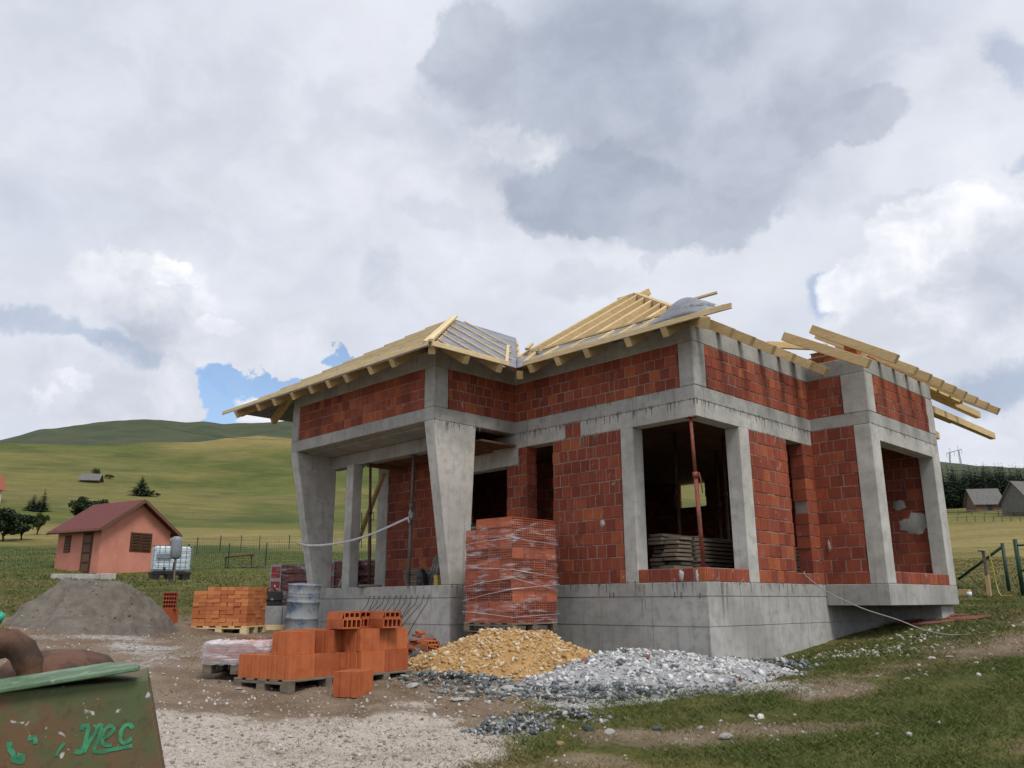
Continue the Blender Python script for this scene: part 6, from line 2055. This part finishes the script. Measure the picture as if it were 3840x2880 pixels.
def heap_points(rng, n, c, a, b, h, seed, p, lo=0.02):
    out = []
    while len(out) < n:
        U = rng.uniform(-1.2*a, 1.2*a, 4000); V_ = rng.uniform(-1.2*b, 1.2*b, 4000)
        x = c[0]+U*RRv[0]+V_*VV[0]; y = c[1]+U*RRv[1]+V_*VV[1]
        hh, q = heap_h(x, y, c, a, b, h, seed, p); ok = (q > lo) & (rng.random(4000) < .35+q*1.5)
        out += list(np.c_[x, y, height(x, y)+hh][ok])
    return np.array(out[:n])


def mat_soil(name, c, c2, spk):
    m, t, b_ = pbsdf(name, .15); P = pos(t); n = t.noise(P, 7, 6, .65); f = t.noise(P, 60, 4, .7)
    cc = t.mix(t.ramp(n, .3, .7), c2, c); cc = t.mix(t.ramp(f, .56, .72, 0, .8), cc, spk)
    t.l.new(cc, b_.inputs['Base Color']); b_.inputs['Roughness'].default_value = .95; bump(t, b_, t.math('ADD', n, f), .7, .03); return m


rng = np.random.default_rng(21)
cY = at(1950, 2400, 11.25)
t = empty('gravel_heap', (cY.x, cY.y, gz(cY.x, cY.y)), 0, 'heap of ochre yellow gravel in front of the wrapped block pallet', 'gravel heap')
def under(o, t): o.parent = t; o.matrix_parent_inverse = Matrix.Translation(-Vector(t.location)); return o
arg = ((cY.x, cY.y), 1.62, 1.15, .44, 3.0)
under(heap('gravel_core', *arg, mat_soil('gravel_core', (.46, .285, .12), (.34, .195, .075), (.55, .45, .30)), 1.0), t)
P = heap_points(rng, 9000, *arg, 1.0); V, F = stones(P, .004+.036*rng.random(len(P))**5, rng, .6, .5)
o = under(link('gravel', np_mesh('gravel', V, F), M['gravel_yellow']), t); o['kind'] = 'stuff'
cW = at(2440, 2500, 10.75)
t = empty('rubble_heap', (cW.x, cW.y, gz(cW.x, cW.y)), 0, 'spread of broken white limestone rubble before the house corner', 'rubble heap')
argW = ((cW.x, cW.y), 1.75, 1.2, .24, 8.0)
under(heap('rubble_core', *argW, mat_soil('rubble_core', (.40, .40, .41), (.26, .265, .27), (.55, .55, .55)), .9), t)
P = heap_points(rng, 9000, *argW, .9); V, F = stones(P, .004+.042*rng.random(len(P))**5, rng, .5, .6)
o = under(link('rubble', np_mesh('rubble', V, F), M['rubble_white']), t); o['kind'] = 'stuff'
cG = at(2200, 2620, 9.3)
argG = ((cG.x, cG.y), 1.6, .55, .05, 13.0)
P = np.r_[heap_points(rng, 1500, *argG, 1.0), heap_points(rng, 1300, (at(2780, 2480, 11.6).x, at(2780, 2480, 11.6).y), 1.1, .6, .10, 31.0, 1.0), heap_points(rng, 700, (at(1700, 2530, 10.0).x, at(1700, 2530, 10.0).y), .8, .5, .06, 17.0, 1.0)]
V, F = stones(P, .006+.040*rng.random(len(P))**4.5, rng, .5, .6)
tag(link('stone_debris', np_mesh('stone_debris', V, F), M['rubble_grey']), 'grey stone chips spread round the foot of the two heaps', 'stones', kind='stuff')
cB = at(1905, 2735, 7.6)
P = np.r_[heap_points(rng, 520, (cB.x, cB.y), .42, .22, .05, 41.0, 1.0), heap_points(rng, 420, (at(2080, 2690, 8.1).x, at(2080, 2690, 8.1).y), .75, .25, .03, 47.0, 1.0)]
V, F = stones(P, .007+.028*rng.random(len(P))**2.5, rng, .5, .55)
tag(link('stone_chips', np_mesh('stone_chips', V, F), M['rubble_grey']), 'small patch of blue-grey stone chips at the lawn edge in front', 'stones', kind='stuff')

# single rocks
M['rock_dark'] = mat_soil('rock_dark', (.13, .15, .165), (.055, .065, .075), (.24, .26, .27)); M['rock_pale'] = mat_soil('rock_pale', (.45, .44, .42), (.30, .29, .27), (.56, .55, .53))
M['rock_ochre'] = mat_soil('rock_ochre', (.40, .28, .14), (.26, .17, .08), (.5, .42, .3))
def rock(px, py, s, mat, label, seed, flat=.6):
    p = hit(px, py); r_ = np.random.default_rng(seed)
    bm = bmesh.new(); bmesh.ops.create_icosphere(bm, subdivisions=2, radius=1.0)
    sc = np.array([1.0, .7+.4*r_.random(), flat]); dirs = r_.normal(size=(7, 3)); dirs /= np.linalg.norm(dirs, axis=1)[:, None]; cut = .62+.25*r_.random(7)
    for v in bm.verts:
        q = np.array(v.co)
        for d, c_ in zip(dirs, cut):
            e = q@d
            if e > c_: q = q-d*(e-c_)
        v.co = q*sc*s*(1+.08*(r_.random()-.5))
    me = bpy.data.meshes.new('rock'); bm.to_mesh(me); bm.free()
    o = link('rock', me, M[mat]); o.location = p+Vector((0, 0, s*flat*.38)); o.rotation_euler = (r_.uniform(-.2, .2), r_.uniform(-.2, .2), r_.uniform(0, 6))
    return tag(o, label, 'rock')
for k, (px, py, s, mt_, lb, fl) in enumerate((
        (1570, 2480, .16, 'rock_dark', 'dark blue-grey boulder at the left foot of the gravel heap', .8), (1690, 2545, .15, 'rock_dark', 'rounded dark rock in front of the gravel heap', .55),
        (1930, 2548, .15, 'rock_pale', 'pale flat slab between gravel heap and rubble', .35), (1905, 2585, .13, 'rock_pale', 'flat cream slab in front of the pale slab', .3),
        (2010, 2520, .16, 'rock_dark', 'dark flat stone at the front foot of the gravel heap', .35), (2005, 2445, .07, 'rock_dark', 'small dark stone stuck in the gravel heap', .8),
        (2240, 2440, .11, 'rock_pale', 'white angular stone on the crest of the rubble', .7), (2350, 2475, .12, 'rock_pale', 'wide white stone right of the rubble crest', .5),
        (2410, 2580, .15, 'rock_pale', 'long grey slab in the middle of the rubble', .4), (1545, 2575, .10, 'rock_pale', 'flat white stone left of the dark rounded rock', .35),
        (1720, 2625, .13, 'rock_pale', 'low flat whitish stone on the bare soil', .25), (1310, 2545, .06, 'rock_dark', 'small flat stone beside the single standing block', .4),
        (2205, 2740, .075, 'rock_dark', 'grey angular stone in the lawn in front of the rubble', .7), (2285, 2755, .07, 'rock_pale', 'pale pointed stone in the lawn right of the grey one', .8),
        (2100, 2795, .06, 'rock_ochre', 'tan stone at the edge of the lawn near the gravel road', .6), (2470, 2740, .08, 'rock_dark', 'grey pair-sized stone farther right in the lawn', .6),
        (2720, 2770, .085, 'rock_pale', 'squarish pale stone lying on the bare strip of lawn', .6), (2625, 2735, .05, 'rock_pale', 'small light stone left of the squarish one', .7),
        (900, 2545, .06, 'rock_dark', 'stone under the left corner of the front pallet', .7), (960, 2565, .05, 'rock_dark', 'stone under the front edge of the front pallet', .6), (895, 2585, .05, 'rock_pale', 'flat stone before the front pallet', .35),
        (2820, 2690, .045, 'rock_pale', 'little white stone on the grass in front of the corner', .6), (3400, 2550, .05, 'rock_pale', 'white stone near the worn track at right', .5), (3560, 2465, .07, 'rock_pale', 'flat pale stone on the worn track at right', .3))):
    rock(px, py, s*(.72 if py > 2600 else .9), mt_, lb, 300+k, fl*.85)

# broken clay blocks below the starter bars
for k in range(30):
    px, py = rnd.uniform(1485, 1645), rnd.uniform(2365, 2450); p = hit(px, py+8); q = max(0, 1-abs(px-1560)/75)
    m = MB(); s = rnd.uniform(.05, .12); m.hexa([(-s, -s*.5, 0), (s*.9, -s*.6, 0), (s, s*.5, 0), (-s*.8, s*.6, 0)], [(-s*.8, -s*.4, s*.35), (s*.7, -s*.5, s*.3), (s*.8, s*.5, s*.4), (-s*.9, s*.5, s*.3)])
    o = m.build('block_shard', M['shard'], loc=p+Vector((0, 0, .02+.22*q*rnd.random()))); o.rotation_euler = (rnd.uniform(-.6, .6), rnd.uniform(-.6, .6), rnd.uniform(0, 6))
    tag(o, 'broken piece of red clay block in the pile below the bent bars', 'block piece', 'broken block pieces by the porch')
p = hit(1612, 2440)
o = inst('ceiling_block', LYING, p+Vector((0, 0, .01)), R(-20)); o.scale = (.8, .8, .7); tag(o, 'broken honeycomb block at the end of the shard pile', 'ceiling block')

# sand heap
def sand():
    c = at(350, 2300, 15.3)
    t = empty('sand_heap', (c.x, c.y, gz(c.x, c.y)), 0, 'large heap of grey sand with footprints near the old machine', 'sand heap')
    n = 170; g = np.linspace(-1.3, 1.3, n); U, V_ = np.meshgrid(g*1.5, g*1.55)
    az = math.atan2(c.x-CAM[0], c.y-CAM[1]); v = np.array([math.sin(az), math.cos(az)]); r_ = np.array([math.cos(az), -math.sin(az)])
    x = c.x+U*r_[0]+V_*v[0]; y = c.y+U*r_[1]+V_*v[1]
    rho = np.hypot(U/1.27, V_/1.4)+(fbm(x*1.1+4, y*1.1, 3)-.5)*.28
    q = np.clip(1-rho, 0, 1)
    h = .80*np.minimum(q*1.22, .82)**1.05
    def dent(u, w, r, d): return d*np.exp(-(((U-u)/r)**2+((V_-w)/r)**2))
    for (u, w, r, d) in ((-.25, -.55, .11, .13), (.15, -.45, .12, .12), (.30, -.42, .10, .10), (-.55, -.50, .10, .07), (.55, -.7, .13, .09), (.1, -.95, .15, .07), (.75, -.55, .12, .08), (-.9, -.6, .14, .05), (-.1, -.15, .2, .05), (.42, -.95, .09, .05), (.62, -1.0, .08, .05)):
        h = h-dent(u, w, r, d)+dent(u+.02, w-r*1.2, r*.9, d*.6)
    h = h+(fbm(x*6, y*6, 4)-.5)*.13*np.clip(q*5, 0, 1)+(fbm(x*2.1+7, y*2.1, 3)-.5)*.30*np.clip(q*3, 0, 1)
    z = height(x, y)+h-.04*(1-np.clip(q*6, 0, 1))
    V = np.c_[x.ravel(), y.ravel(), z.ravel()]; i = (np.arange(n-1)[:, None]*n+np.arange(n-1)[None]).ravel(); F = np.stack([i, i+1, i+n+1, i+n], 1)
    F = F[(q.ravel()[F] > .001).any(1)]
    under(link('sand_body', np_mesh('sand_body', V, F), mat_soil('sand', (.185, .165, .138), (.125, .108, .092), (.25, .23, .20)), None, True), t)
    rng = np.random.default_rng(4); k = rng.integers(0, len(V), 900); k = k[(q.ravel()[k] > .01)]
    P = V[k]+[0, 0, .0]; Vs, Fs = stones(P, .006+.022*rng.random(len(P))**2, rng)
    o = under(link('sand_clods', np_mesh('sand_clods', Vs, Fs), mat_stone('clods', [(0, (.10, .085, .07)), (.7, (.17, .15, .13)), (1, (.34, .33, .31))])), t); o['kind'] = 'stuff'
sand()

# pebbles on road and yard, pale chips in the lawn
def polar(n, r0, r1, a0, a1, rng, pw=1.0):
    r = r0+(r1-r0)*rng.random(n)**pw; a = np.radians(rng.uniform(a0, a1, n))
    return CAM[0]+np.sin(a)*r, CAM[1]+np.cos(a)*r
HOUSE_BOX = lambda x, y: ((x > -8.1) & (x < .1) & (y > -.1) & (y < 8.1)) | ((x > -8.1) & (x < -3.75) & (y > -1.6) & (y < 0))
x, y = polar(42000, 5.5, 15, -82, -12, rng, 1.3)
g, s, d, dr = ground_masks(x, y)
ok = (rng.random(len(x)) < np.clip(.55*g+.35*s+.3*d, 0, 1)) & ~HOUSE_BOX(x, y); x, y = x[ok], y[ok]
P = np.c_[x, y, height(x, y)+.002]; V, F = stones(P, .005+.018*rng.random(len(P))**4, rng)
tag(link('pebbles', np_mesh('pebbles', V, F), M['pebble']), 'loose pebbles strewn over the road and the yard', 'pebbles', kind='stuff')
x, y = polar(1500, 6, 19, -60, -12, rng, 1.0); g, s, d, dr = ground_masks(x, y); nn = fbm(x*.6+9, y*.6, 3)
ok = (rng.random(len(x)) < np.clip((nn-.38)*2.2, 0, .6)) & ~HOUSE_BOX(x, y); x, y = x[ok], y[ok]
P = np.c_[x, y, height(x, y)+.012]
e = at(3250, 2400, 13.6); x2 = np.r_[rng.normal(e.x, .5, 240), rng.normal(1.4, .4, 160)]; y2 = np.r_[rng.normal(e.y, .35, 240), rng.normal(4.3, .8, 160)]
P = np.r_[P, np.c_[x2, y2, height(x2, y2)+.012]]; V, F = stones(P, .010+.028*rng.random(len(P))**3, rng, .5, .4)
tag(link('lime_chips', np_mesh('lime_chips', V, F), M['chip']), 'pale mortar and brick chips scattered in the lawn', 'chips', kind='stuff')


# ---- grass blades
def mat_grass():
    m, t, b_ = pbsdf('grass_blades', .25)
    rn = t.node('ShaderNodeNewGeometry').outputs['Random Per Island']; P = pos(t)
    n = t.noise(P, 1.3, 4, .6); d_ = t.node('ShaderNodeAttribute', attribute_name='dryness').outputs['Fac']
    c = t.mix(rn, (.044, .064, .013), (.105, .138, .028)); c = t.mix(t.ramp(n, .42, .66, 0, .5), c, (.150, .140, .040))
    c = t.mix(t.math('MULTIPLY', d_, t.math('ADD', .35, t.math('MULTIPLY', rn, .65)), clamp=True), c, (.22, .155, .07))
    t.l.new(c, b_.inputs['Base Color']); b_.inputs['Roughness'].default_value = .6
    return m


M['grass'] = mat_grass()


def blades(x, y, hgt, wid, rng, dry):
    n = len(x); z = height(x, y)-.008
    a = rng.random(n)*6.283; lean = rng.normal(0, .45, (n, 2))
    dx, dy = np.cos(a)*wid/2, np.sin(a)*wid/2
    V = np.stack([np.c_[x-dx, y-dy, z], np.c_[x+dx, y+dy, z], np.c_[x+lean[:, 0]*hgt+dx*.5, y+lean[:, 1]*hgt+dy*.5, z+hgt*.62], np.c_[x+lean[:, 0]*hgt*1.9, y+lean[:, 1]*hgt*1.9, z+hgt]], 1).reshape(-1, 3)
    i = np.arange(n)*4
    F = np.concatenate([np.stack([i, i+1, i+2], 1), np.stack([i, i+2, i+3], 1)])
    me = np_mesh('grass', V, F)
    at_ = me.attributes.new('dryness', 'FLOAT', 'POINT'); at_.data.foreach_set('value', np.repeat(dry, 4).astype(np.float32))
    return me


def lawn(name, n, r0, r1, a0, a1, h0, h1, wid, seed, label, pw=.8):
    rng = np.random.default_rng(seed)
    x, y = polar(n, r0, r1, a0, a1, rng, pw); g, s, d, dr = ground_masks(x, y)
    cl = fbm(x*2.2, y*2.2, 3); cl2 = fbm(x*.5+31, y*.5, 3)
    hy, qy = heap_h(x, y, (cY.x, cY.y), 1.62, 1.15, .44, 3.0); hw, qw = heap_h(x, y, (cW.x, cW.y), 1.75, 1.2, .24, 8.0)
    bare = np.clip(np.maximum(g*1.3, np.maximum(s*1.15, d))+np.clip(qy*6, 0, 1)+np.clip(qw*5, 0, 1), 0, 1)
    ok = (rng.random(n) < (1-bare)*np.clip(.25+(cl-.3)*2.4, .06, 1)+.025) & ~HOUSE_BOX(x, y) & (np.hypot(x-cS[0], y-cS[1]) > 1.6)
    x, y, cl, cl2, s = x[ok], y[ok], cl[ok], cl2[ok], s[ok]
    hgt = (h0+(h1-h0)*rng.random(len(x)))*(.55+cl*.9); dry = np.clip((cl2-.44)*3.0, 0, .8)+.6*s+.25*(rng.random(len(x)) < .15)
    o = link(name, blades(x, y, hgt, wid*(.6+.8*rng.random(len(x))), rng, np.clip(dry, 0, 1)), M['grass'])
    return tag(o, label, 'grass', kind='stuff')
_c = at(365, 2300, 15.3); cS = (_c.x, _c.y)
lawn('grass', 420000, 5.6, 12.5, -62, -10, .014, .050, .0055, 1, 'short lawn grass in front of the house on the right')
lawn('grass', 200000, 12.5, 26, -40, -8, .02, .065, .011, 2, 'lawn grass beside and beyond the bay')
lawn('grass', 170000, 9, 34, -84, -50, .02, .060, .013, 3, 'grass round the sand heap and towards the cottage')
lawn('grass', 90000, 30, 75, -84, -55, .03, .09, .035, 5, 'meadow grass round the cottage')
lawn('grass', 60000, 24, 60, -24, -6, .03, .10, .03, 6, 'meadow grass beyond the right-hand fence')
